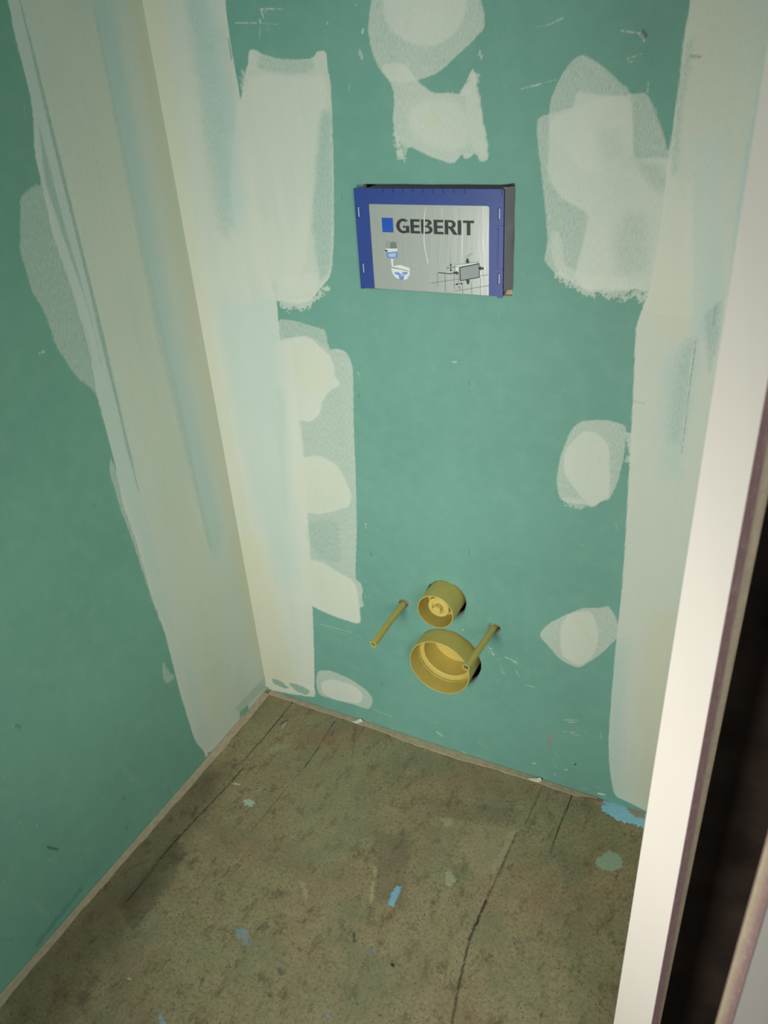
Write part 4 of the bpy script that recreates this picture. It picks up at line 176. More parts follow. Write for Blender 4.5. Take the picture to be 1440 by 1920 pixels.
"floor_marks":[[712,-37,725,-1079,12.15,40,37,32,0.95],[725,-1079,686,-1920,12.15,45,41,34,0.75],[796,-1971,781,-2388,16.20,31,30,28,0.95],[781,-2388,675,-3546,12.15,36,34,30,0.95],[675,-3546,648,-4156,18.90,36,37,36,0.75],[658,-3753,680,-4988,10.8,31,30,28,0.93],[1794,-230,1869,-1488,8.10,45,41,34,0.75],[1864,-932,1754,-3089,8.10,45,45,36,0.43],[6551,-86,6525,-964,13.5,36,34,27,0.87],[6525,-964,6537,-1406,12.15,40,37,30,0.75],[6020,-179,5990,-1028,21.6,54,46,36,0.43],[5918,-1234,5876,-2631,21.6,63,64,54,0.62],[5876,-2631,5868,-3309,35.1,37,37,30,0.81],[5868,-3309,5980,-4008,16.20,40,43,34,0.93],[5980,-4008,6088,-4542,24.3,40,39,32,0.68],[894,-664,913,-828,13.20,218,218,206,0.95],[904,-580,819,-743,29.70,45,54,81,0.62],[847,-2345,963,-2321,15.40,229,227,206,0.95],[1908,-493,1955,-594,33.0,80,92,126,0.56],[1917,-2838,1853,-3615,9.9,172,161,126,0.5],[1875,-3494,1887,-4031,7.70,172,161,126,0.56],[1872,-3717,1902,-4333,7.70,184,172,135,0.5],[4572,-4089,4648,-4098,24.20,103,138,172,0.75],[3230,-3019,3283,-3039,22.0,126,149,172,0.62],[3529,-4872,3581,-4908,54.0,45,54,67,0.56],[4466,-5128,4511,-5146,26.40,126,172,195,0.75],[1557,-5917,1596,-5916,17.6,218,212,189,0.95],[4813,-3113,4624,-3297,13.20,138,126,97,0.62],[2562,-919,2104,94,9.45,54,49,39,0.37],[2422,230,2405,-844,5.4,63,57,45,0.37],[6540,-2330,6712,-2397,5.5,138,124,97,0.5],[4676,-4772,4745,-4819,22.0,172,161,132,0.62],[4983,-4118,5018,-4136,32.40,31,27,19,0.87],[4248,-3941,4322,-4043,32.40,31,28,21,0.62],[2739,-5723,2747,-5713,10.07,165,155,125,0.69],[4128,-2370,4134,-2361,8.63,165,155,125,0.36],[3488,-2005,3466,-2010,15.36,38,33,24,0.37],[4217,-1506,4192,-1493,10.64,165,155,125,0.71],[6578,-3422,6564,-3431,10.95,38,33,24,0.52],[7652,-2683,7638,-2695,12.75,38,33,24,0.59],[5092,-4228,5103,-4220,8.19,165,155,125,0.74],[4675,-1175,4671,-1183,10.97,165,155,125,0.74],[1869,-3090,1855,-3091,6.13,38,33,24,0.37],[4110,-3938,4111,-3954,12.23,38,33,24,0.36],[872,-6884,892,-6878,9.12,38,33,24,0.33],[7719,-3319,7704,-3318,8.99,38,33,24,0.67],[1053,-5874,1066,-5884,8.62,38,33,24,0.50],[7178,-2586,7189,-2597,14.78,38,33,24,0.58],[4286,-3860,4289,-3859,7.54,38,33,24,0.63],[1400,-546,1407,-528,6.73,165,155,125,0.64],[1817,-3271,1818,-3249,10.72,165,155,125,0.37],[1200,-6112,1189,-6119,10.76,38,33,24,0.58],[1368,-5915,1387,-5921,15.37,38,33,24,0.45],[6998,-3363,6983,-3374,15.11,38,33,24,0.42],[5460,-4387,5443,-4399,8.55,38,33,24,0.64],[4241,-1349,4245,-1340,14.34,38,33,24,0.65],[7429,-3408,7438,-3408,11.27,38,33,24,0.69],[5232,-2248,5232,-2237,5.40,165,155,125,0.33],[6568,-3929,6558,-3949,14.26,38,33,24,0.50],[4684,-3266,4683,-3248,7.34,165,155,125,0.37],[3067,-5460,3077,-5449,9.88,38,33,24,0.54],[7953,-2512,7946,-2522,13.88,38,33,24,0.58],[1343,-1544,1370,-1557,5.93,165,155,125,0.67],[2717,-4190,2711,-4198,8.55,38,33,24,0.50],[2525,-5831,2524,-5818,10.90,165,155,125,0.38],[7503,-2252,7500,-2239,9.40,38,33,24,0.48],[1942,-5743,1951,-5731,7.97,165,155,125,0.63],[783,-3036,784,-3029,15.90,38,33,24,0.36],[2045,-6255,2062,-6262,6.57,38,33,24,0.66],[5507,-3158,5486,-3156,7.37,38,33,24,0.49],[3759,-3184,3773,-3191,9.30,165,155,125,0.31],[933,-4670,933,-4664,6.54,165,155,125,0.65],[3214,-5832,3196,-5830,9.77,165,155,125,0.66],[7327,-1301,7323,-1312,6.74,165,155,125,0.36],[1858,-3534,1847,-3523,4.20,165,155,125,0.69],[5231,-1715,5225,-1720,10.26,165,155,125,0.54],[7688,-1326,7693,-1328,8.19,165,155,125,0.66],[838,-3793,834,-3780,6.41,165,155,125,0.63],[4750,-5011,4738,-5011,11.37,38,33,24,0.51],[3042,-5334,3035,-5325,10.18,165,155,125,0.59],[5423,-2779,5438,-2787,4.56,165,155,125,0.77],[6104,-2516,6092,-2504,7.32,165,155,125,0.73],[223,-4326,243,-4338,10.21,165,155,125,0.44],[263,-390,289,-402,4.50,165,155,125,0.51],[7140,-3884,7132,-3901,15.22,38,33,24,0.69],[1230,-4176,1221,-4186,8.67,165,155,125,0.61],[3448,-3379,3427,-3386,7.35,38,33,24,0.34],[5306,-1006,5300,-1013,4.82,165,155,125,0.62],[830,-6815,839,-6812,6.97,165,155,125,0.45],[2687,-4953,2683,-4946,8.37,165,155,125,0.38],[3479,-3985,3483,-3986,5.35,165,155,125,0.77],[5442,-3509,5438,-3505,9.04,38,33,24,0.42],[470,-3083,463,-3075,6.57,165,155,125,0.63],[2614,-5535,2613,-5547,7.76,38,33,24,0.33],[2846,-1294,2860,-1282,5.69,165,155,125,0.52],[4919,-922,4922,-901,4.38,165,155,125,0.30],[5581,-2468,5572,-2466,12.82,38,33,24,0.30],[2727,-4937,2735,-4949,10.32,38,33,24,0.59],[403,-1152,376,-1135,6.00,165,155,125,0.36],[3485,-4472,3499,-4459,12.69,38,33,24,0.65],[3431,-5407,3449,-5411,10.85,165,155,125,0.71],[5062,-1905,5081,-1899,12.21,38,33,24,0.66],[391,-3264,409,-3262,8.70,165,155,125,0.41],[2153,-3085,2143,-3106,6.11,38,33,24,0.57],[5644,-1876,5629,-1867,9.59,38,33,24,0.40],[5408,-2587,5433,-2586,13.91,38,33,24,0.68],[7554,-2629,7557,-2637,9.50,165,155,125,0.74],[5844,-3009,5843,-2997,8.52,165,155,125,0.38],[384,-7023,365,-7017,14.18,38,33,24,0.60],[1073,-6007,1071,-6000,6.56,38,33,24,0.32],[3303,-4465,3296,-4479,6.63,38,33,24,0.54],[1341,-5770,1326,-5776,6.44,165,155,125,0.58],[4473,-3854,4468,-3861,7.18,38,33,24,0.40],[720,-6404,735,-6409,6.69,165,155,125,0.40],[687,-4233,683,-4251,8.47,165,155,125,0.73],[6828,-2874,6836,-2868,14.18,38,33,24,0.66],[6691,-1774,6685,-1779,8.47,38,33,24,0.55],[2428,-3930,2427,-3948,14.11,38,33,24,0.36],[6584,-4050,6591,-4043,11.43,38,33,24,0.56],[3352,-791,3344,-770,9.06,38,33,24,0.33],[1246,-860,1248,-879,9.38,165,155,125,0.39],[6303,-2291,6309,-2268,6.79,165,155,125,0.59],[8160,-3451,8165,-3444,4.22,165,155,125,0.40],[5304,-1999,5287,-1992,6.55,165,155,125,0.55],[6144,-1516,6160,-1518,9.29,165,155,125,0.70],[2216,-1873,2228,-1881,10.31,165,155,125,0.75],[3200,-3101,3177,-3105,11.45,38,33,24,0.54],[3222,-584,3208,-584,5.25,165,155,125,0.45],[4145,-2062,4147,-2069,6.10,165,155,125,0.43],[3186,-4373,3183,-4358,10.22,165,155,125,0.39],[2297,-1811,2302,-1789,6.51,38,33,24,0.59],[1955,-2849,1953,-2854,6.71,165,155,125,0.36],[4227,-5392,4242,-5398,10.44,38,33,24,0.44],[4417,-2716,4399,-2731,14.27,38,33,24,0.31],[4388,-1074,4403,-1042,10.06,38,33,24,0.49],[8168,-3262,8158,-3263,9.62,165,155,125,0.69],[4764,-4826,4782,-4823,8.59,38,33,24,0.59],[6075,-4250,6061,-4251,5.79,165,155,125,0.49],[1618,-2176,1609,-2158,10.02,165,155,125,0.43],[3010,-4910,3016,-4921,5.14,165,155,125,0.72],[2632,-1891,2628,-1900,7.08,165,155,125,0.55],[5409,-4225,5403,-4234,12.92,38,33,24,0.66],[2206,-3830,2194,-3828,12.20,38,33,24,0.44],[6209,-774,6214,-777,10.93,165,155,125,0.77],[2259,-3251,2261,-3254,10.01,38,33,24,0.64],[7309,-2999,7323,-2984,15.41,38,33,24,0.38],[1712,-2912,1691,-2922,10.68,38,33,24,0.36],[1166,-3130,1170,-3132,7.26,165,155,125,0.52],[4207,-2621,4211,-2615,9.96,165,155,125,0.36],[3010,-1834,3030,-1832,11.71,38,33,24,0.67],[2255,-6343,2252,-6334,4.21,165,155,125,0.37],[2773,-1468,2758,-1483,15.00,38,33,24,0.57],[7600,-3035,7581,-3044,8.99,38,33,24,0.47],[5838,-3358,5823,-3349,9.17,165,155,125,0.71],[1510,-6665,1520,-6672,5.19,165,155,125,0.64],[2133,-4538,2131,-4554,7.50,165,155,125,0.79],[5161,-4823,5137,-4819,15.92,38,33,24,0.56],[6544,-3594,6551,-3596,4.42,165,155,125,0.56],[7330,-1670,7310,-1676,11.05,38,33,24,0.52],[6460,-1645,6463,-1651,11.79,38,33,24,0.45],[2362,-5654,2364,-5645,10.91,165,155,125,0.40],[1950,-2822,1956,-2808,8.43,38,33,24,0.59],[1469,-1535,1482,-1538,9.64,165,155,125,0.33],[1698,-1126,1675,-1120,11.60,38,33,24,0.36],[1853,-5315,1853,-5325,7.94,165,155,125,0.70],[7330,-3833,7326,-3833,6.00,165,155,125,0.73],[3453,-5465,3454,-5469,9.50,165,155,125,0.54],[502,-2064,508,-2074,5.34,165,155,125,0.54],[3905,-5515,3909,-5505,10.26,165,155,125,0.31],[348,-5309,352,-5312,6.43,165,155,125,0.63],[2485,-4038,2481,-4050,14.24,38,33,24,0.69],[3732,-4576,3746,-4582,10.77,165,155,125,0.67],[1206,-5402,1203,-5414,9.31,38,33,24,0.63],[6624,-943,6631,-925,4.84,165,155,125,0.73],[2870,-4672,2856,-4662,5.79,165,155,125,0.67],[4773,-3091,4748,-3093,12.34,38,33,24,0.44],[7805,-2465,7823,-2455,9.37,38,33,24,0.47],[6054,-3734,6068,-3733,13.77,38,33,24,0.35],[6387,-1954,6376,-1963,5.53,165,155,125,0.48],[2690,-1248,2671,-1248,9.79,165,155,125,0.42],[4806,-3884,4809,-3866,4.81,165,155,125,0.34],[5898,-1083,5909,-1081,10.60,38,33,24,0.52],[5058,-4918,5056,-4934,8.81,165,155,125,0.61],[1625,-5674,1628,-5672,5.20,165,155,125,0.32],[678,-4381,681,-4364,10.26,38,33,24,0.60],[4714,-2327,4734,-2335,11.29,38,33,24,0.34],[268,-5531,271,-5538,8.17,38,33,24,0.45],[2847,-4828,2830,-4822,9.69,38,33,24,0.64],[1513,-3773,1514,-3770,15.73,38,33,24,0.59],[7378,-3067,7388,-3072,11.04,38,33,24,0.57],[7851,-3520,7857,-3517,10.17,38,33,24,0.45],[7666,-2164,7670,-2147,10.48,38,33,24,0.43],[7828,-2210,7831,-2223,7.69,165,155,125,0.65],[1581,-3401,1570,-3414,14.41,38,33,24,0.69],[3799,-3618,3819,-3623,11.25,38,33,24,0.35],[4722,-1017,4729,-1014,10.79,38,33,24,0.41],[7951,-1389,7931,-1379,7.75,38,33,24,0.42],[4338,-4703,4328,-4698,4.37,165,155,125,0.59]]}

# ---------------------------------------------------------------- field painting on surface grids
class Lattice:
    def __init__(s, seed): s.g = np.random.RandomState(seed).rand(256, 256)
    def __call__(s, u, v, cell):
        u = u / cell + 1000; v = v / cell + 1000
        iu = np.floor(u).astype(int); iv = np.floor(v).astype(int); fu = u - iu; fv = v - iv
        fu = fu * fu * (3 - 2 * fu); fv = fv * fv * (3 - 2 * fv)
        g = lambda a, b: s.g[a % 256, b % 256]
        return ((g(iu, iv) * (1-fu) + g(iu+1, iv) * fu) * (1-fv) + (g(iu, iv+1) * (1-fu) + g(iu+1, iv+1) * fu) * fv) * 2 - 1
L1, L2 = Lattice(3), Lattice(8)
def warp(u, v): return 0.4 * L1(u, v, 110) + 0.35 * L2(u, v, 38) + 0.35 * L1(v, u, 19)
def sdf(poly, u, v):
    P = np.array(poly, float); n = len(P)
    d2 = np.full(u.shape, 1e18); ins = np.zeros(u.shape, bool)
    for i in range(n):
        a = P[i]; b = P[(i + 1) % n]; e = b - a; wu = u - a[0]; wv = v - a[1]
        t = np.clip((wu * e[0] + wv * e[1]) / max(e @ e, 1e-9), 0, 1)
        d2 = np.minimum(d2, (wu - e[0]*t)**2 + (wv - e[1]*t)**2)
        c = ((a[1] <= v) != (b[1] <= v))
        xi = a[0] + (v - a[1]) / (e[1] if e[1] else 1e-9) * e[0]
        ins ^= c & (u < xi)
    d = np.sqrt(d2); return np.where(ins, -d, d)
def sm(d, soft):
    t = np.clip(0.5 - d / (2.0 * max(soft, 1)), 0, 1); return t * t * (3 - 2 * t)
def near(poly, u, v, pad):
    P = np.array(poly, float)
    return np.nonzero((u > P[:,0].min()-pad) & (u < P[:,0].max()+pad) & (v > P[:,1].min()-pad) & (v < P[:,1].max()+pad))[0]
def paint_layers(layers, u, v, signed=False):
    F = np.zeros(u.shape)
    for op, soft, rough, poly in layers:
        k = near(poly, u, v, 2 * soft + rough + 30)
        uu, vv = u[k], v[k]
        a = abs(op) * sm(sdf(poly, uu, vv) + rough * warp(uu, vv), soft)
        if signed: F[k] = F[k] + a * (1 if op > 0 else -1)
        elif op > 0: F[k] += (1 - F[k]) * a
        else: F[k] *= 1 - a
    return F
def over(rgba, k, c, a):
    for i in range(3):
        rgba[k, i] = rgba[k, i] * (1 - a) + c[i] * a
    rgba[k, 3] = 1 - (1 - rgba[k, 3]) * (1 - a)
def strokes(items, u, v, rgba):
    for x0, z0, x1, z1, wd, r, g, b, al in items:
        k = near([(x0, z0), (x1, z1)], u, v, wd + 30)
        uu, vv = u[k], v[k]; e = np.array((x1 - x0, z1 - z0), float)
        t = np.clip(((uu - x0) * e[0] + (vv - z0) * e[1]) / max(e @ e, 1e-9), 0, 1)
        d = np.hypot(uu - x0 - e[0]*t, vv - z0 - e[1]*t) - wd * 0.5
        d = d + (0.35 * wd) * L2(uu, vv, max(22, wd * .6))
        if wd > 50: a = al * sm(d, wd * .5)
        else: a = min(1, al * 1.15) * sm(d - 4, 9)
        if wd < 30 and r + g + b > 260: a = a * np.clip(.8 + 1.1 * L1(uu, vv, 26), .1, 1)
        over(rgba, k, lin((r, g, b))[:3], a)
def spaced(a, b, step): return list(np.linspace(a, b, max(2, int(round(abs(b - a) / step)) + 1)))
def surface(name, U, V, to3d, mat, fields, holes=(), depth=None):
    """one mesh: a fine grid in (U,V) metres with attribute fields, holes cut along their outline and given a board thickness"""
    U, V = np.array(U), np.array(V); nu, nv = len(U), len(V)
    uu, vv = np.meshgrid(U, V, indexing='ij'); uu = uu.ravel(); vv = vv.ravel()
    fi = np.arange(nu * nv).reshape(nu, nv)
    q = np.stack([fi[:-1,:-1], fi[1:,:-1], fi[1:,1:], fi[:-1,1:]], -1).reshape(-1, 4)
    extra_f = []
    if holes:
        cu = uu[q].mean(1) * 1e4; cv = vv[q].mean(1) * 1e4
        keep = np.ones(len(q), bool); hid = np.full(len(q), -1)
        for h, poly in enumerate(holes):
            k = near(poly, cu, cv, 30); s_ = sdf(poly, cu[k], cv[k]) < 0; keep[k[s_]] = False
        q = q[keep]
        ed = {}
        for f in q:
            for i in range(4):
                a, b = int(f[i]), int(f[(i+1) % 4]); ed[(a, b)] = 1
        bd = [(a, b) for (a, b) in ed if (b, a) not in ed]
        lim = lambda i: (uu[i] > U[0]+1e-6 and uu[i] < U[-1]-1e-6 and vv[i] > V[0]+1e-6 and vv[i] < V[-1]-1e-6)
        bd = [(a, b) for a, b in bd if lim(a) or lim(b)]
        bv = sorted({i for e in bd for i in e})
        for i in bv:      # snap the cut onto the outline
            best = None
            for poly in holes:
                P = np.array(poly, float) * 1e-4
                for j in range(len(P)):
                    a, b = P[j], P[(j+1) % len(P)]; e = b - a
                    t = min(1, max(0, ((uu[i]-a[0])*e[0] + (vv[i]-a[1])*e[1]) / max(e @ e, 1e-12)))
                    c = a + e * t; d = (uu[i]-c[0])**2 + (vv[i]-c[1])**2
                    if best is None or d < best[0]: best = (d, c)
            if best[0] < 0.003**2: uu[i], vv[i] = best[1]
        mp = {}; nxt = nu * nv; au = []; av = []
        for i in bv: mp[i] = nxt; nxt += 1; au.append(uu[i]); av.append(vv[i])
        for a, b in bd: extra_f.append((b, a, mp[a], mp[b]))
        D = np.concatenate([np.zeros(nu * nv), np.full(len(au), depth)])
        uu = np.concatenate([uu, au]); vv = np.concatenate([vv, av])
    else: D = np.zeros(nu * nv)
    X = to3d(uu, vv, D)
    me = bpy.data.meshes.new(name)
    faces = q.tolist() + [list(f) for f in extra_f]
    nf = len(faces)
    me.vertices.add(len(uu)); me.vertices.foreach_set('co', X.astype(np.float32).ravel())
    me.loops.add(nf * 4); me.loops.foreach_set('vertex_index', np.array(faces, np.int32).ravel())
    me.polygons.add(nf); me.polygons.foreach_set('loop_start', np.arange(0, nf * 4, 4, dtype=np.int32))
    me.polygons.foreach_set('loop_total', np.full(nf, 4, np.int32))
    mi = np.zeros(nf, np.int32); mi[len(q):] = 1
    me.materials.append(mat)
    if extra_f: me.materials.append(M_cut)
    me.update(calc_edges=True); me.validate()
    me.polygons.foreach_set('material_index', mi)
    for an, arr in fields(uu * 1e4, vv * 1e4).items():
        if arr.ndim == 2:
            a = me.attributes.new(an, 'FLOAT_COLOR', 'POINT'); a.data.foreach_set('color', arr.astype(np.float32).ravel())
        else:
            a = me.attributes.new(an, 'FLOAT', 'POINT'); a.data.foreach_set('value', arr.astype(np.float32).ravel())
    o = bpy.data.objects.new(name, me); COL.objects.link(o)
    return struct(o)

# ---------------------------------------------------------------- surface materials
def wall_material(name, board, board2, grain):
    k = NT(name)
    cov = k.attr('plaster'); tint = k.attr('tint')
    big = k.noise(5, 3); mid = k.noise(38, 5, 0.6); fine = k.noise(700, 3, 0.7)
    b = k.mix(k.rampv(big, .35, .65), lin(board), lin(board2))
    b = k.mix(k.rampv(fine, .3, .75, 0.0, .16), b, lin((190, 215, 195)))
    b = k.mix(k.rampv(mid, .45, .8, 0.0, .18), b, lin((150, 190, 172)))
    # trowelled filler: streaked along the stroke, thin where coverage is low
    st = k.noise(420, 4, 0.75, grain); st2 = k.noise(900, 2, 0.7)
    nz = k.math('ADD', k.math('MULTIPLY', st, .6), k.math('MULTIPLY', st2, .4))
    nz = k.rampv(nz, .38, .62, -1, 1)
    band = k.math('MULTIPLY', k.math('MULTIPLY', cov, k.math('SUBTRACT', 1.0, cov)), 1.15)
    f = k.math('ADD', cov, k.math('MULTIPLY', nz, band), clamp=True)
    pl = k.mix(k.rampv(k.noise(9, 3, .5, (1.5, 1.5, .5)), .35, .65), lin((202, 210, 196)), lin((207, 213, 199)))
    pl = k.mix(k.rampv(tint, 0, 1, 0, .5), pl, lin((208, 206, 172)))
    pl = k.mix(k.rampv(tint, 0, -1, 0, .55), pl, lin((170, 204, 200)))
    pl = k.mix(k.rampv(k.noise(16, 4, .5, (3, 3, .35)), .5, .75, 0, .22), pl, lin((182, 200, 190)))
    col = k.mix(f, b, pl)
    ca = k.n.new('ShaderNodeAttribute'); ca.attribute_name = 'marks'
    col = k.mix(ca.outputs['Alpha'], col, ca.outputs['Color'])
    h = k.math('ADD', k.math('MULTIPLY', f, .8), k.math('MULTIPLY', fine, .12))
    k.bump(h, .35, .0006)
    return k.done(col, k.rampv(f, 0, 1, .62, .5), 0, .35)
M_wall = wall_material('green_board_filler', (93, 149, 135), (100, 156, 141), (1.6, 1.6, .35))
M_wall_left = wall_material('green_board_filler_side', (97, 150, 131), (103, 157, 136), (1.6, 1.6, .3))

def floor_material():
    k = NT('raw_concrete')
    a = k.noise(5.0, 5, .6); b = k.noise(34, 8, .72); c = k.noise(190, 5, .8); d = k.noise(520, 3, .8)
    s = k.noise(40, 7, .78, (1.0, .6, 1))
    base = k.mix(k.rampv(a, .38, .62), lin((148, 130, 98)), lin((142, 138, 103)))
    base = k.mix(k.rampv(b, .46, .60, 0, .8), base, lin((156, 142, 112)))
    base = k.mix(k.rampv(s, .48, .37, 0, .6), base, lin((80, 72, 50)))
    base = k.mix(k.rampv(c, .5, .34, 0, .6), base, lin((70, 62, 44)))
    base = k.mix(k.rampv(c, .55, .7, 0, .5), base, lin((172, 161, 130)))
    base = k.mix(k.rampv(k.noise(8, 6, .65), .5, .62, 0, .4), base, lin((108, 116, 90)))
    base = k.mix(k.rampv(k.noise(6, 6, .65, (1, 1.3, 1)), .52, .66, 0, .32), base, lin((132, 108, 84)))
    base = k.mix(k.rampv(k.noise(330, 2, .6), .66, .72, 0, .5), base, lin((196, 188, 160)))
    v = k.n.new('ShaderNodeTexVoronoi'); k.l.new(k.co, v.inputs['Vector']); v.inputs['Scale'].default_value = 150
    base = k.mix(k.math('MULTIPLY', k.rampv(v.outputs['Distance'], .2, .08), k.rampv(b, .48, .58)), base, lin((56, 49, 36)))
    ca = k.n.new('ShaderNodeAttribute'); ca.attribute_name = 'marks'
    base = k.mix(k.math('MULTIPLY', ca.outputs['Alpha'], k.rampv(c, .3, .5, .65, 1)), base, ca.outputs['Color'])
    h = k.math('ADD', k.math('MULTIPLY', c, .6), k.math('MULTIPLY', d, .5))
    h = k.math('ADD', h, k.math('MULTIPLY', b, .8))
    k.bump(h, .5, .0015)
    return k.done(base, .78, 0, .3)
M_floor = floor_material()
M_cut = simple('gypsum_cut_edge', (150, 135, 118), .9, var=.25, scale=300, bump=.6)
M_paint = simple('painted_ceiling', (214, 218, 208), .8)
M_strip = simple('fibre_edge_strip', (176, 160, 134), .9, var=.12, scale=90, bump=.2)
M_white = simple('white_laminate', (219, 212, 203), .32, var=.015, scale=4, coat=.15)
M_blue = simple('blue_plastic', (38, 66, 140), .38, var=.08, scale=25, coat=.1)
M_bluedark = simple('dark_blue_plastic', (22, 40, 92), .5)
M_slot = simple('light_clip_plastic', (160, 178, 205), .4)
M_ink = simple('black_print', (30, 34, 36), .5, var=.02)
M_logo = simple('logo_blue', (12, 78, 178), .4, var=.02)
M_liner = simple('grey_liner', (160, 158, 166), .45, var=.1, scale=40)
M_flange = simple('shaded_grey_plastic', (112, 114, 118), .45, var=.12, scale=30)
M_dark = simple('cavity_shade', (46, 38, 33), .95, var=.5, scale=14, spec=.1)  # near-black brown carries the shade of the hollows
M_yellow = simple('ochre_plastic', (190, 174, 92), .42, var=.06, scale=80)
M_yellow2 = simple('ochre_plug_plastic', (200, 183, 98), .45, var=.05, scale=80)
M_steel = simple('zinc_steel', (190, 190, 185), .25, metal=1.0)
M_grey_line = simple('grey_print', (112, 122, 120), .6, var=.02)
M_panel_grey = simple('grey_fill_print', (142, 152, 150), .5, var=.04)
M_print_white = simple('white_print', (214, 222, 218), .5, var=.02)
M_print_blue = simple('pale_blue_print', (112, 140, 200), .5, var=.15, scale=400)
M_print_sky = simple('sky_blue_print', (168, 190, 222), .5, var=.15, scale=300)

def sticker_material():
    k = NT('silver_label_film')
    g = k.n.new('ShaderNodeSeparateXYZ'); k.l.new(k.co, g.inputs[0])
    wv = k.noise(60, 3, .5, (1.6, 1, .25), dist=.4)
    col = k.mix(k.rampv(g.outputs[0], .07, .17), lin((178, 184, 178)), lin((214, 220, 208)))  # lighter to the right: reflection painted into the label colour
    k.bump(wv, .12, .0015)
    return k.done(col, .3, .35, .5, .5)
M_sticker = sticker_material()
def crease_glint():
    k = NT('crease_glint'); return k.done(lin((232, 236, 228)), .18, 0, .8, .6)  # pale colour stands in for glints along the creases
M_crease_glint = crease_glint()

def core_material():
    k = NT('raw_board_edge')
    n = k.noise(55, 5, .7, (1, 1, 1.6)); m = k.noise(240, 3, .7, (1, 1, .4))
    ca = k.attr('ply')
    col = k.ramp(ca, (0.0, lin((126, 100, 102))), (.48, lin((132, 106, 106))), (.58, lin((166, 152, 128))), (.8, lin((176, 160, 136))), (1.0, lin((160, 146, 124))))
    col = k.mix(k.rampv(n, .45, .7, 0, .3), col, lin((120, 102, 92)))
    col = k.mix(k.rampv(m, .5, .7, 0, .25), col, lin((186, 172, 150)))
    k.bump(m, .4, .0006)
    return k.done(col, .8, 0, .2)
M_core = core_material()

# ---------------------------------------------------------------- the room
def circle_poly(cx, cz, r, n=40, jag=0.0, seed=0, sq=1.0):
    rnd = random.Random(seed); out = []
    for i in range(n):
        a = 2 * math.pi * i / n; rr = r * (1 + jag * rnd.uniform(-1, 1))
        out.append(((cx + rr * math.cos(a)) * 1e4, (cz + rr * sq * math.sin(a)) * 1e4))
    return out
cut = [(3150, 9970), (3190, 9985), (3300, 9982), (3700, 9986), (4100, 9981), (4600, 9985), (5050, 9983), (5150, 9992), (5225, 10004), (5232, 9985), (5238, 9900), (5232, 9600), (5240, 9400), (5233, 9100), (5235, 8800), (5228, 8648), (5000, 8650), (4300, 8660), (3500, 8642), (3080, 8616), (3100, 9200), (3130, 9600)]
holes = [cut, circle_poly(.4205, .2275, .0595, 44, .012, 2), circle_poly(.4180, .3520, .0362, 30, .03, 5), circle_poly(.3385, .3200, .0082, 14, .1, 1), circle_poly(.5065, .3165, .0086, 14, .12, 4)]
U = spaced(0, .80, .0015) + spaced(.82, .94, .03)
V = spaced(0, 1.24, .0015) + spaced(1.3, 2.4, .11)
def back_fields(u, v):
    c = paint_layers(DATA['back'], u, v)
    t = paint_layers(DATA['back_tint'], u, v, True)
    m = np.zeros((len(u), 4)); strokes(DATA['back_marks'], u, v, m)
    m[:, :3] /= np.maximum(m[:, 3:], 1e-4)
    return {'plaster': c, 'tint': t, 'marks': m}
surface('wall_back', U, V, lambda u, v, d: np.stack([u, d, v], -1), M_wall, back_fields, holes, .0125)

def left_fields(u, v):
    c = paint_layers(DATA['left'], u, v)
    t = paint_layers(DATA['left_tint'], u, v, True)
    m = np.zeros((len(u), 4)); strokes(DATA['left_marks'], u, v, m)
    m[:, :3] /= np.maximum(m[:, 3:], 1e-4)
    return {'plaster': c, 'tint': t, 'marks': m}
surface('wall_left', spaced(-1.5, -.76, .06) + spaced(-.75, 0, .002), spaced(0, 1.28, .0025) + spaced(1.34, 2.4, .1), lambda u, v, d: np.stack([0*u, u, v], -1), M_wall_left, left_fields)

def floor_fields(u, v):
    m = np.zeros((len(u), 4))
    for r, g, b, al, soft, rough, poly in DATA['floor']:
        k = near(poly, u, v, soft * 2 + rough + 30); uu, vv = u[k], v[k]
        over(m, k, lin((r, g, b))[:3], al * sm(sdf(poly, uu, vv) + rough * (warp(uu, vv) + .5 * L1(uu, vv, 14)), soft))
    strokes(DATA['floor_marks'], u, v, m)
    m[:, :3] /= np.maximum(m[:, 3:], 1e-4)
    return {'marks': m}
surface('floor', spaced(-.02, .98, .0022) + spaced(1.1, 2.2, .1), spaced(-3.6, -.95, .1) + spaced(-.9, 0.02, .0022), lambda u, v, d: np.stack([u, v, 0*u], -1), M_floor, floor_fields)

bm = bmesh.new(); add_box(bm, -.02, 2.2, -1.5, .02, 2.4, 2.42); struct(bm_obj('ceiling', bm, M_paint))
bm = bmesh.new(); add_box(bm, .94, .96, -.40, .0, 0, 2.4); struct(bm_obj('wall_right', bm, M_paint))

# fibre edging strip left between the screed and the boards
def edging(name, pts_out, inner, h):
    bm = bmesh.new(); n = len(pts_out)
    a = [bm.verts.new((*p, 0.0003)) for p in pts_out]; b = [bm.verts.new((*p, h)) for p in pts_out]
    c = [bm.verts.new((*p, h * .8)) for p in inner]; d = [bm.verts.new((*p, 0.0003)) for p in inner]
    for i in range(n - 1):
        for s, t in ((a, b), (b, c), (c, d)): bm.faces.new((s[i], s[i+1], t[i+1], t[i]))
    return struct(bm_obj(name, bm, M_strip))
rnd = random.Random(11)
xs = np.arange(.012, .700, .006)
def wob(s): return .0006 * math.sin(s * 61) + .0005 * math.sin(s * 143 + 1) + rnd.uniform(-.0004, .0004)
out = [(x, -(.0118 + (.006 if .27 < x < .52 else 0) * math.sin((x - .27) / .25 * math.pi) + wob(x)) * (1 if x < .66 else max(.25, (.70 - x) / .04))) for x in xs]
edging('trim_1', out, [(x, -.0008) for x in xs], .0022)
ys = -np.arange(.012, 1.5, .008)
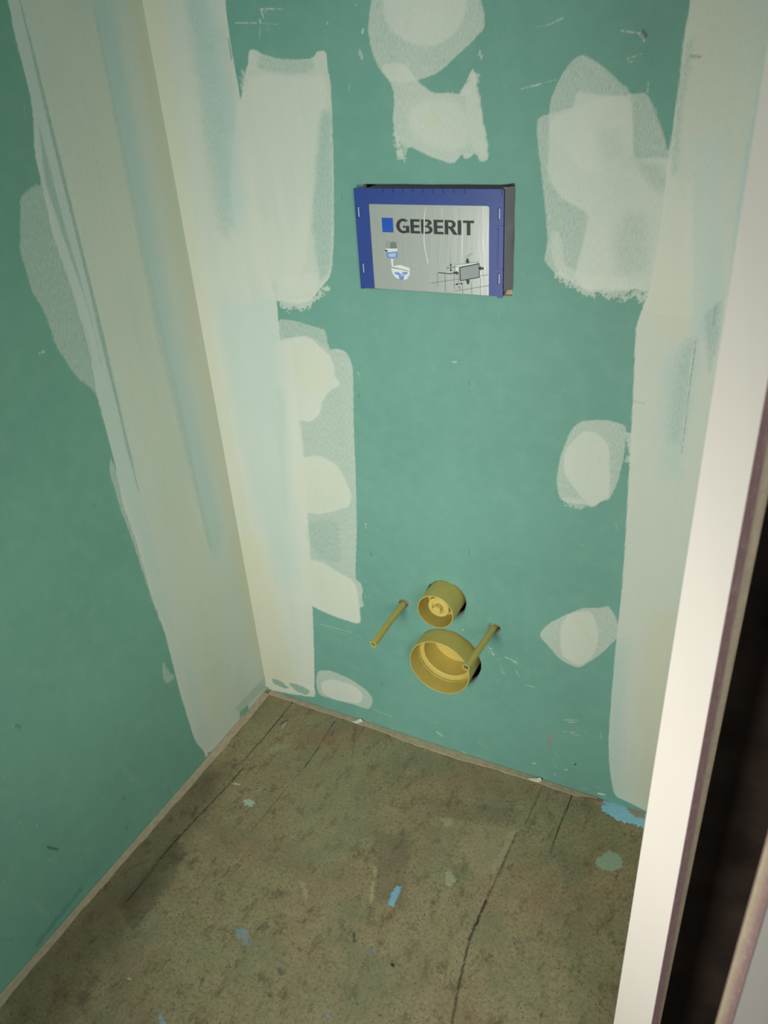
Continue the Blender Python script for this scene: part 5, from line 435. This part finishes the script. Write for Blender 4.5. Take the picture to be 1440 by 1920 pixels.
out = [(.0150 + .002 * math.sin(-y * 9) + wob(y), y) for y in ys]
edging('trim_2', out, [(.0008, y) for y in ys], .0022)

# ---------------------------------------------------------------- door frame at the right
frame = struct(empty('door_1', (.85, -.45, 0)))
O = Vector((.85, -.45, 0))
def plan(name, poly, mat, parent, z0=0.0, z1=2.1, lean=None, ply=None):
    """vertical board from its plan outline; lean = how far the outline's points wander in x per metre of height"""
    me_v = []; n = len(poly); lv = spaced(z0, z1, .15)
    for z in lv:
        for i, (x, y) in enumerate(poly): me_v.append((x - O.x + (lean[i] * (z - .745) if lean else 0), y - O.y, z))
    f = [list(range(n))[::-1], [len(me_v) - n + i for i in range(n)]]
    for k in range(len(lv) - 1):
        for i in range(n):
            j = (i + 1) % n; f.append([k*n+i, k*n+j, (k+1)*n+j, (k+1)*n+i])
    o = mesh_obj(name, me_v, f, mat, parent)
    if ply:
        a = o.data.attributes.new('ply', 'FLOAT', 'POINT')
        a.data.foreach_set('value', [ply[i % n] for i in range(len(me_v))])
    return o
C = Vector((.8481, -.9759))
e2 = C + Vector((-.0036, .5)); e1 = e2 + .0405 * Vector((-.82, .57)); 
rd = Vector((.57, .82)); nrm = Vector((-.57, -.82))
e4 = e2 + .0195 * rd
k_ = .0016
# white jamb board: laminated face, raw chipboard edge towards the gap
jb = plan('jamb_board', [e2 - rd * 0, e1, e1 + rd * .0195, e4 + Vector((-.82, .57)) * .0012], M_white, frame, lean=[-.010, 0, 0, -.004])
cut_o = Vector((.82, -.57)) * .0006
r_in = Vector((-.82, .57)) * .003
plan('raw_edge', [e2 + cut_o + rd*.0002, e2 + r_in + rd*.0002, e4 + r_in, e4 + cut_o, e2 + rd*.0095 + cut_o], M_core, frame, lean=[-.010, -.010, -.004, -.004, -.010], ply=[0, 0, 1, 1, .5])
# casing board: raw edge facing the gap, white face turned to the right
e6 = C + Vector((.0682, .48)); e5 = e6 + .0130 * Vector((-.82, .57)); 
plan('casing_board', [e6, e5, e5 + rd * .13, e6 + rd * .13], M_white, frame)
c2 = Vector((-.57, -.82)) * .0006
plan('raw_edge', [e6 + c2, e5 + c2, e5 + rd * .004 + c2, e6 + rd * .004 + c2], M_core, frame, ply=[.45, .60, .60, .45])
plan('raw_edge', [e5 + c2, e5 + c2 + Vector((-.3, .9)) * .004, e5 + rd * .006], M_core, frame, ply=[.6, .4, .9])
# dark brown panel standing in for the shade in the pocket behind the boards
plan('pocket_shade_panel', [e1 + rd * .0200, e1 + rd * .024, Vector((.835, -.385)), Vector((1.01, -.385)), Vector((1.01, -.40)), Vector((.842, -.40)), e4 + rd * .0012 + Vector((-.82,.57))*.002], M_dark, frame)

# ---------------------------------------------------------------- service box cover with its label
BX = Vector((.412, 0, .931))
box = empty('service_box_cover', BX)
tag(box, 'blue plastic service box cover with silver maker label set in the wall cutout', 'service box')
def lp(o): o.location = (0, 0, 0); return o
def loc_poly(bm, poly, y0, y1): prism_xz(bm, [(x - BX.x, z - BX.z) for x, z in poly], y0, y1)
def rbox(name, poly, y0, y1, mat, parent, bevel=0.0):
    bm = bmesh.new(); loc_poly(bm, poly, y0, y1); return bm_obj(name, bm, mat, parent, bevel=bevel)
Y0 = -.0105
# plate as a frame around the label: left, top, right bands are one moulded mesh
OL = dict(x0=.3066, x1=.5133, z0=.8668, z1=.9951)
SX0, SX1, SZ0, SZ1 = .3270, .4947, .8668, .9756
bm = bmesh.new()
P = [(OL['x0'], .8640), (.3120, .8642), (.3125, .8655), (SX0 + .0008, .8660), (SX0 + .0004, SZ1 - .0015), (SX0 + .0019, SZ1), (SX1 - .0015, SZ1), (SX1, SZ1 - .0015), (SX1, .8660), (.5055, .8660), (.5070, .8640), (.5120, .8640), (OL['x1'], .8665), (OL['x1'], OL['z1'] - .0015), (OL['x1'] - .0015, OL['z1']), (OL['x0'] + .001, OL['z1'] - .0002), (OL['x0'], OL['z1'] - .0012)]
loc_poly(bm, P, Y0, Y0 + .004)
cover = bm_obj('cover_plate', bm, M_blue, box)
rbox('body', [(.3175, .8700), (.5105, .8700), (.5105, .9930), (.3175, .9930)], Y0 + .0041, .05, M_liner, box, .001)
rbox('side_ridge', [(.5106, .8700), (.5128, .8700), (.5128, .9930), (.5106, .9930)], Y0 + .010, .014, M_slot, box)
# mud guard collar inside the cut, with an added flange sloped to catch light
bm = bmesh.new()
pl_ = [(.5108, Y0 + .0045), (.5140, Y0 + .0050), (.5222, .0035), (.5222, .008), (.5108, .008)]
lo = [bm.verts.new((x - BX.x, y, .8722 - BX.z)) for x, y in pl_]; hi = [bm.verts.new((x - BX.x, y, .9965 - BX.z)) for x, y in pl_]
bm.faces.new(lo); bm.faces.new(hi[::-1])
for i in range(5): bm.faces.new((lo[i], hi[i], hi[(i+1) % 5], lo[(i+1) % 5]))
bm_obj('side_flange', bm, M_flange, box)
rbox('collar', [(.5150, .8600), (.5300, .8600), (.5300, 1.0030), (.5150, 1.0030)], .0135, .045, M_liner, box)
rbox('collar_foot', [(.5112, .8655), (.5228, .8660), (.5228, .8720), (.5112, .8715)], .002, .012, M_strip, box)
label = rbox('label', [(SX0 - .0005, .8655), (SX1 + .0005, .8660), (SX1 + .0005, SZ1 + .0005), (SX0 - .0005, SZ1 + .0005)], Y0 + .0012, Y0 + .003, M_sticker, box)
YL = Y0 + .0012
# raised side rib, clips and grooves of the plate
for (x, z) in ((.3115, .9655), (.3125, .8925), (.5075, .9670), (.5080, .8885)):
    s = rbox('clip_slot', [(x - .0019, z - .0072), (x + .0019, z - .0072), (x + .0019, z + .0072), (x - .0019, z + .0072)], Y0 - .0002, Y0 + .001, M_bluedark, cover)
    rbox('clip', [(x + .0001, z - .0062), (x + .0017, z - .0062), (x + .0017, z + .0062), (x + .0001, z + .0062)], Y0 - .0008, Y0 + .0005, M_slot, cover)
rbox('rib', [(.5045, .9020), (.5068, .9020), (.5068, .9500), (.5045, .9500)], Y0 - .0009, Y0 + .001, M_blue, cover, .0003)
for zz in (.9000, .9520): rbox('rib', [(.5005, zz - .0007), (.5130, zz - .0007), (.5130, zz + .0007), (.5005, zz + .0007)], Y0 - .0006, Y0 + .001, M_blue, cover)
for i in range(9):
    x = .3500 + i * .01405
    rbox('notch', [(x - .0008, .9895), (x + .0008, .9895), (x + .0010, .9951), (x - .0010, .9951)], Y0 - .0002, Y0 + .001, M_bluedark, cover)
rbox('corner_notch', [(.5095, .9940), (.5118, .9940), (.5108, .9835)], Y0 - .0002, Y0 + .001, M_bluedark, cover)

def on_label(u, v):
    """label coordinates: u right 0..1, v down 0..1"""
    return (SX0 + (SX1 - SX0) * u, SZ1 - (SZ1 - .8666) * v)
def ink(name, pts, mat, lay=0, par=None):
    bm = bmesh.new(); loc_poly(bm, [on_label(*q) for q in pts], YL - .00015 - .00008 * lay, YL + .0003); return bm_obj(name, bm, mat, par or label)
def inks(name, polys, mat, lay=0, par=None):
    bm = bmesh.new()
    for pts in polys: loc_poly(bm, [on_label(*q) for q in pts], YL - .00015 - .00008 * lay, YL + .0003)
    return bm_obj(name, bm, mat, par or label)
def seg(a, b, wd):
    ax, ay = a; bx, by = b; k = 1.54
    dx, dy = (bx - ax) * k, by - ay; L = math.hypot(dx, dy); nx, ny = -dy / L * wd / 2, dx / L * wd / 2
    return [(ax + nx / k, ay + ny), (bx + nx / k, by + ny), (bx - nx / k, by - ny), (ax - nx / k, ay - ny)]
ink('logo_square', [(.108, .155), (.205, .155), (.205, .322), (.108, .322)], M_logo)

# bold sans capitals drawn as outlines in a unit cell (width varies, height 1)
ST = .21
def arc(cx, cy, rx, ry, a0, a1, n=18): return [(cx + rx * math.cos(math.radians(a0 + (a1 - a0) * i / n)), cy + ry * math.sin(math.radians(a0 + (a1 - a0) * i / n))) for i in range(n + 1)]
def ring(cx, cy, rx, ry, tx, ty, a0, a1, n=20):
    o = arc(cx, cy, rx, ry, a0, a1, n); i = arc(cx, cy, rx - tx, ry - ty, a0, a1, n); return o, i
def strip(bm, o, i, f):
    for k in range(len(o) - 1): f([o[k], o[k+1], i[k+1], i[k]])
def glyph(ch):
    R = lambda x0, y0, x1, y1: [(x0, y0), (x1, y0), (x1, y1), (x0, y1)]
    q = []
    add = lambda p: q.append(p)
    if ch == 'G':
        o, i = ring(.44, .5, .44, .52, .21, .18, 48, 285, 28); [add([o[k], o[k+1], i[k+1], i[k]]) for k in range(28)]
        add([(.554, -.002), (.60, .0), (.60, .19), (.50, .171)]); add(R(.60, .03, .80, .52)); add(R(.42, .37, .60, .52)); wdt = .88
    elif ch == 'E': add(R(0, 0, ST, 1)); add(R(ST, 0, .58, .17)); add(R(ST, .42, .54, .59)); add(R(ST, .83, .57, 1)); wdt = .65
    elif ch == 'B':
        add(R(0, 0, ST, 1)); add(R(ST, 0, .36, .15)); add(R(ST, .46, .36, .58)); add(R(ST, .85, .36, 1))
        for cy, r, e in ((.29, .29, .33), (.79, .21, .28)):
            o, i = ring(.36, cy, e, r, .20, .15, -90, 90, 16); [add([o[k], o[k+1], i[k+1], i[k]]) for k in range(16)]
        wdt = .76
    elif ch == 'R':
        add(R(0, 0, ST, 1)); add(R(ST, .42, .34, .57)); add(R(ST, .85, .34, 1))
        o, i = ring(.34, .71, .31, .29, .20, .15, -90, 90, 16); [add([o[k], o[k+1], i[k+1], i[k]]) for k in range(16)]
        add([(.27, .42), (.50, .44), (.76, 0), (.51, 0)]); wdt = .76
    elif ch == 'I': add(R(0, 0, ST, 1)); wdt = .31
    elif ch == 'T': add(R(0, .83, .64, 1)); add(R(.215, 0, .425, .83)); wdt = .66
    return q, wdt
word = bpy.data.objects.new('lettering', None)
bm = bmesh.new(); cur = 0; cells = [(ch, *glyph(ch)) for ch in 'GEBERIT']; total = sum(c[2] for c in cells) - .02
u0, u1, v0, v1 = .232, .880, .163, .325
for ch, q, wd in cells:
    for quad in q:
        loc_poly(bm, [on_label(u0 + (cur + x) / total * (u1 - u0), v1 - y * (v1 - v0)) for x, y in quad], YL - .0002, YL + .0003)
    cur += wd
bpy.data.objects.remove(word)
bm_obj('lettering', bm, M_ink, label)

# small pictures on the label: cistern, bowl, tiled wall with cutout
G = lambda x, y: ((x - 692) / 225.0, (y - 380) / 168.0)   # pitch of the printed raster
def gp(*pts): return [G(*q) for q in pts]
cis = ink('cistern_picture', gp((721, 452), (742, 452), (744, 466), (720, 467)), M_panel_grey)
inks('shade', [gp((731, 454), (742, 453), (743, 465), (729, 466))], M_grey_line, 1, cis)
inks('front', [gp((719, 467), (744, 464), (744, 471), (721, 474))], M_print_white, 1, cis)
inks('tank', [gp((721, 474), (744, 471), (744, 483), (735, 486), (722, 485))], M_print_blue, 1, cis)
inks('tank_panel', [gp((726, 477), (740, 474), (740, 482), (727, 483))], M_print_sky, 2, cis)
inks('dark_corner', [gp((719, 468), (725, 470), (724, 473), (720, 472))], M_ink, 2, cis)
inks('pipe', [gp((730, 486), (735, 486), (734, 500), (738, 502), (731, 503))], M_print_white, 1, cis)
bowl = ink('bowl_picture', gp((731, 502), (748, 498), (766, 503), (767, 506), (766, 517), (760, 527), (750, 529), (738, 525), (732, 517), (730, 508)), M_print_white)
inks('rim', [gp((731, 503), (765, 509), (765, 510), (731, 505))], M_grey_line, 1, bowl)
inks('bowl_water', [gp((735, 514), (744, 513), (748, 517), (753, 512), (763, 512), (760, 517), (755, 518), (754, 527), (749, 530), (745, 527), (744, 519), (738, 518))], M_print_blue, 1, bowl)
inks('bowl_highlight', [gp((749, 515), (755, 514), (753, 520), (748, 522))], M_print_sky, 2, bowl)
tl = []
for a, b in [((806, 532), (916, 508)), ((852, 545), (917, 529)), ((835, 510), (835, 546)), ((852, 512), (852, 541)), ((868, 530), (868, 548)), ((885, 526), (885, 549)), ((901, 514), (901, 549)), ((861, 500), (861, 530)), ((854, 493), (898, 484)), ((843, 499), (860, 495)), ((854, 493), (854, 512)), ((820, 510), (820, 538))]:
    tl.append(seg(G(*a), G(*b), .0058))
til = inks('tile_drawing', tl, M_grey_line)
ink('wall_edge_line', seg(G(822, 509.5), G(845, 510.5), .010), M_ink, 0)
ink('wall_edge_line', seg(G(845, 510.5), G(854, 508), .010), M_ink, 0)
inks('reveal', [gp((855, 493), (895, 486), (895, 488), (861, 496), (861, 508), (855, 511))], M_print_white, 1, til)
pn = ink('cutout_drawing', gp((863, 497), (899, 488), (899.5, 514), (864, 523)), M_panel_grey, 1)
inks('cutout_outline', [seg(G(863, 497), G(899, 487.5), .012), seg(G(899, 488), G(899.5, 514), .008), seg(G(863, 497), G(864, 523), .012), seg(G(864, 523), G(899.5, 514), .010)], M_ink, 2, pn)
def arrow(cx, cy, dx, dy, s=4.6):
    px, py = -dy, dx
    P_ = lambda a, b: (cx + dx * a * s + px * b * s, cy + dy * a * s + py * b * s)
    return gp(P_(1.1, 0), P_(0, -1), P_(0, -.45), P_(-1.1, -.45), P_(-1.1, .45), P_(0, .45), P_(0, 1))
for (cx, cy, dx, dy) in ((877.5, 484, 0, 1), (878, 524, 0, -1), (856.5, 508, 1, 0), (902, 496.5, -1, 0)):
    ink('arrow', arrow(cx, cy, dx, dy), M_ink, 2)
tri = [gp((844, 492), (848.5, 492), (846.2, 496.5)), gp((844, 504.5), (848.5, 504.5), (846.2, 500)), gp((856.5, 528), (856.5, 533), (861, 530.5)), gp((867, 526.5), (867, 531), (862.5, 529))]
inks('dimension_mark', tri + [seg(G(846.2, 489), G(846.2, 505), .005), seg(G(852, 532), G(870, 527.5), .005), seg(G(843, 499), G(861, 495), .005)], M_ink, 1)
def zero(x, y, rx=1.7, ry=2.5):
    qs = []
    for k in range(14):
        a, b = 2 * math.pi * k / 14, 2 * math.pi * (k + 1) / 14
        qs.append([G(x + rx * math.cos(a), y + ry * math.sin(a)), G(x + rx * math.cos(b), y + ry * math.sin(b)), G(x + (rx - .7) * math.cos(b), y + (ry - .7) * math.sin(b)), G(x + (rx - .7) * math.cos(a), y + (ry - .7) * math.sin(a))])
    return qs
inks('zero', zero(840.5, 499), M_ink, 1); inks('zero', zero(862, 537), M_ink, 1)
inks('hatching', [seg(G(874, 476), G(884, 468), .004), seg(G(876, 478), G(888, 468), .004)], M_grey_line, 1)

# creases of the clear film over the label, glints given as near-white colour
for pts, wd in (([(803, 384), (799, 400), (798, 425), (797, 450), (799, 470), (803, 488), (802, 494)], .0014), ([(832, 382), (833, 392), (836, 400)], .0012), ([(785, 392), (787, 402)], .0008), ([(853, 394), (855, 404)], .0009), ([(773, 458), (772, 470)], .0009), ([(833, 466), (834, 486)], .0009), ([(788, 451), (790, 456)], .0012), ([(820, 481), (823, 485)], .0012), ([(751, 481), (752, 489)], .0009), ([(762, 481), (763, 488)], .0009), ([(777, 494), (777, 498)], .0009), ([(774, 507), (774, 511)], .0010), ([(731, 531), (732, 537)], .0009), ([(858, 382), (859, 386)], .0008), ([(887, 382), (887, 386)], .0008), ([(793, 538), (797, 541)], .0011), ([(784, 538), (785, 539.5)], .0010), ([(820, 498), (820, 500)], .0008), ([(764, 408), (762, 428)], .0007)):
    cr = bmesh.new(); ring_prev = None
    for i, (x, y) in enumerate(pts):
        X, Z = on_label(*G(x, y)); X -= BX.x; Z -= BX.z
        wv = 1.3 * wd * (.35 if i in (0, len(pts) - 1) else 1) / 2
        r = [cr.verts.new((X - wv, YL - .0004, Z)), cr.verts.new((X, YL - .0004 - wv, Z)), cr.verts.new((X + wv, YL - .0004, Z))]
        if ring_prev:
            for j in range(2): cr.faces.new((ring_prev[j], ring_prev[j+1], r[j+1], r[j]))
        ring_prev = r
    bm_obj('crease_glint', cr, M_crease_glint, label, smooth=True)

# ---------------------------------------------------------------- waste pipe and flush pipe sleeves
dp = tag(empty('drain_pipe_sleeve', (.4170, -.0350, .2290)), 'large open ochre yellow pipe sleeve nearest the floor', 'pipe')
bm = bmesh.new()
lathe_y(bm, [(.0545, .0), (.0556, .0004), (.0558, .0015), (.0556, .084), (.0470, .084), (.0470, .050), (.0535, .050), (.0536, .036), (.0528, .0355), (.0536, .035), (.0536, .031), (.0528, .0305), (.0536, .030), (.0538, .0015), (.0541, .0003)], 96)
bm_obj('sleeve', bm, M_yellow, dp, True)
bm = bmesh.new(); lathe_y(bm, [(.0534, .036), (.0534, .041), (.0440, .041), (.0440, .0365), (.0452, .0355), (.0520, .0355)], 96)
bm_obj('inner_ledge', bm, M_yellow2, dp, True)
bm = bmesh.new(); lathe_y(bm, [(.0452, .0411), (.0452, .080), (0, .080), (0, .077), (.0440, .077), (.0440, .0411)], 96, flat=1)
bm_obj('end_plug', bm, M_yellow2, dp, True)

fp = tag(empty('flush_pipe_sleeve', (.4180, -.0450, .3565)), 'smaller round ochre yellow pipe sleeve with knobbed plug, above the large one', 'pipe')
bm = bmesh.new()
lathe_y(bm, [(.0304, 0), (.0315, .0004), (.0317, .0014), (.0316, .085), (.0270, .085), (.0270, .040), (.0299, .0398), (.0302, .0012), (.0301, .0003)], 80)
bm_obj('sleeve', bm, M_yellow, fp, True)
bm = bmesh.new()
lathe_y(bm, [(.0299, .044), (.0299, .038), (.0185, .036), (.0185, .0145), (.0178, .0136), (.0112, .0134), (.0104, .0160), (.0075, .0162), (.0, .0162)], 64, flat=1)
plug = bm_obj('end_plug', bm, M_yellow2, fp, True)
bm = bmesh.new(); lathe_y(bm, [(.0070, .0163), (.0070, .0068), (.0064, .0058), (.0, .0056)], 40, flat=1)
bm_obj('knob', bm, M_yellow2, plug, True)
for q in (fp, dp): q.rotation_euler = (0, 0, 0)

# ---------------------------------------------------------------- the two fixing-rod sleeves
def rod(x, z, L_, dx, dz, bend, label_, metal):
    o = tag(empty('threaded_rod_sleeve', (x, 0, z)), label_, 'rod', 'rod sleeves beside the pipes')
    n = 20; N = 22; prof_o, prof_i = .0057, .0043
    def tube(r0, r1, s0, s1, mat, name, parent, caps=False):
        bm = bmesh.new(); R = []
        for k in range(N + 1):
            s = s0 + (s1 - s0) * k / N; y = .03 - (L_ + .03) * s; b = bend * math.sin(max(0, s) * math.pi)
            cx, cz = dx * s + b, dz * s
            R.append([[bm.verts.new((cx + r * math.cos(2*math.pi*i/n), y, cz + r * math.sin(2*math.pi*i/n))) for i in range(n)] for r in (r0, r1)])
        for k in range(N):
            for w_ in (0, 1):
                if w_ == 1 and caps: continue
                a, b2 = R[k][w_], R[k+1][w_]
                for i in range(n):
                    j = (i + 1) % n; bm.faces.new((a[i], a[j], b2[j], b2[i]) if w_ == 0 else (a[j], a[i], b2[i], b2[j]))
        for end in (0, N):
            a, b2 = R[end]
            if caps: bm.faces.new(a)
            else:
                for i in range(n): j = (i + 1) % n; bm.faces.new((a[i], a[j], b2[j], b2[i]))
        return bm_obj(name, bm, mat, parent, True)
    sl = tube(prof_o, prof_i, 0, 1, M_yellow, 'sleeve', o)
    tube(metal[0], .001, 0, metal[1], metal[2], 'threaded_rod' if metal[2] is M_steel else 'core', o, True)
    # torn paper lip and filler crumbs round the hole
    rr = random.Random(int(x * 1000)); bm = bmesh.new()
    for i in range(26):
        a = rr.uniform(-.3, 3.5); r = rr.uniform(.0078, .0098); s = rr.uniform(.0004, .0011)
        add_box(bm, r*math.cos(a) - s, r*math.cos(a) + s, -.0010, .0004, r*math.sin(a) - s, r*math.sin(a) + s*.6)
    bm_obj('torn_paper_lip', bm, M_cut, o)
    return o
rod(.3382, .3195, .115, .0, -.0015, -.001, 'thin ochre yellow sleeve with open end, left of the pipes', (.0040, .93, M_yellow2))
rod(.5030, .3175, .110, -.0060, .0010, .001, 'thin ochre yellow sleeve with shiny metal end, reaching before the large pipe', (.0036, .985, M_steel))

# dark panel painting the shade of the hollow behind the board, round the pipes
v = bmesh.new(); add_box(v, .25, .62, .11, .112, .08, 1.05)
struct(bm_obj('wall_shade_panel', v, M_dark))

# ---------------------------------------------------------------- scraps
def scrap(name, loc, pts, mat, label_, cat):
    o = bmesh.new()
    top = [o.verts.new((x, y, z + .0005)) for x, y, z in pts]; bot = [o.verts.new((x, y, max(0.0, z - .0004))) for x, y, z in pts]
    o.faces.new(top); o.faces.new(bot[::-1])
    for i in range(len(pts)): j = (i + 1) % len(pts); o.faces.new((top[i], bot[i], bot[j], top[j]))
    ob = bm_obj(name, o, mat); ob.location = loc
    return tag(ob, label_, cat)
M_scrap = simple('pale_paper', (225, 215, 200), .8, var=.08, scale=200)
scrap('paper_scrap', (.2250, -.0085, .0024), [(-.012, -.004, 0), (-.003, -.007, .0006), (.003, -.002, .001), (.009, .003, .002), (.004, .0055, .004), (-.002, .0045, .002), (-.005, .0, .001)], M_scrap, 'tiny white paper scrap at the foot of the back wall, nearer the left corner', 'scrap')
scrap('paper_scrap', (.5900, -.0080, .0024), [(-.016, -.002, 0), (-.006, -.0045, .0004), (.004, -.003, .001), (.008, .001, .002), (.005, .005, .004), (-.001, .003, .002), (-.008, .001, .001)], M_scrap, 'tiny white paper scrap at the foot of the back wall, nearer the white frame', 'scrap')
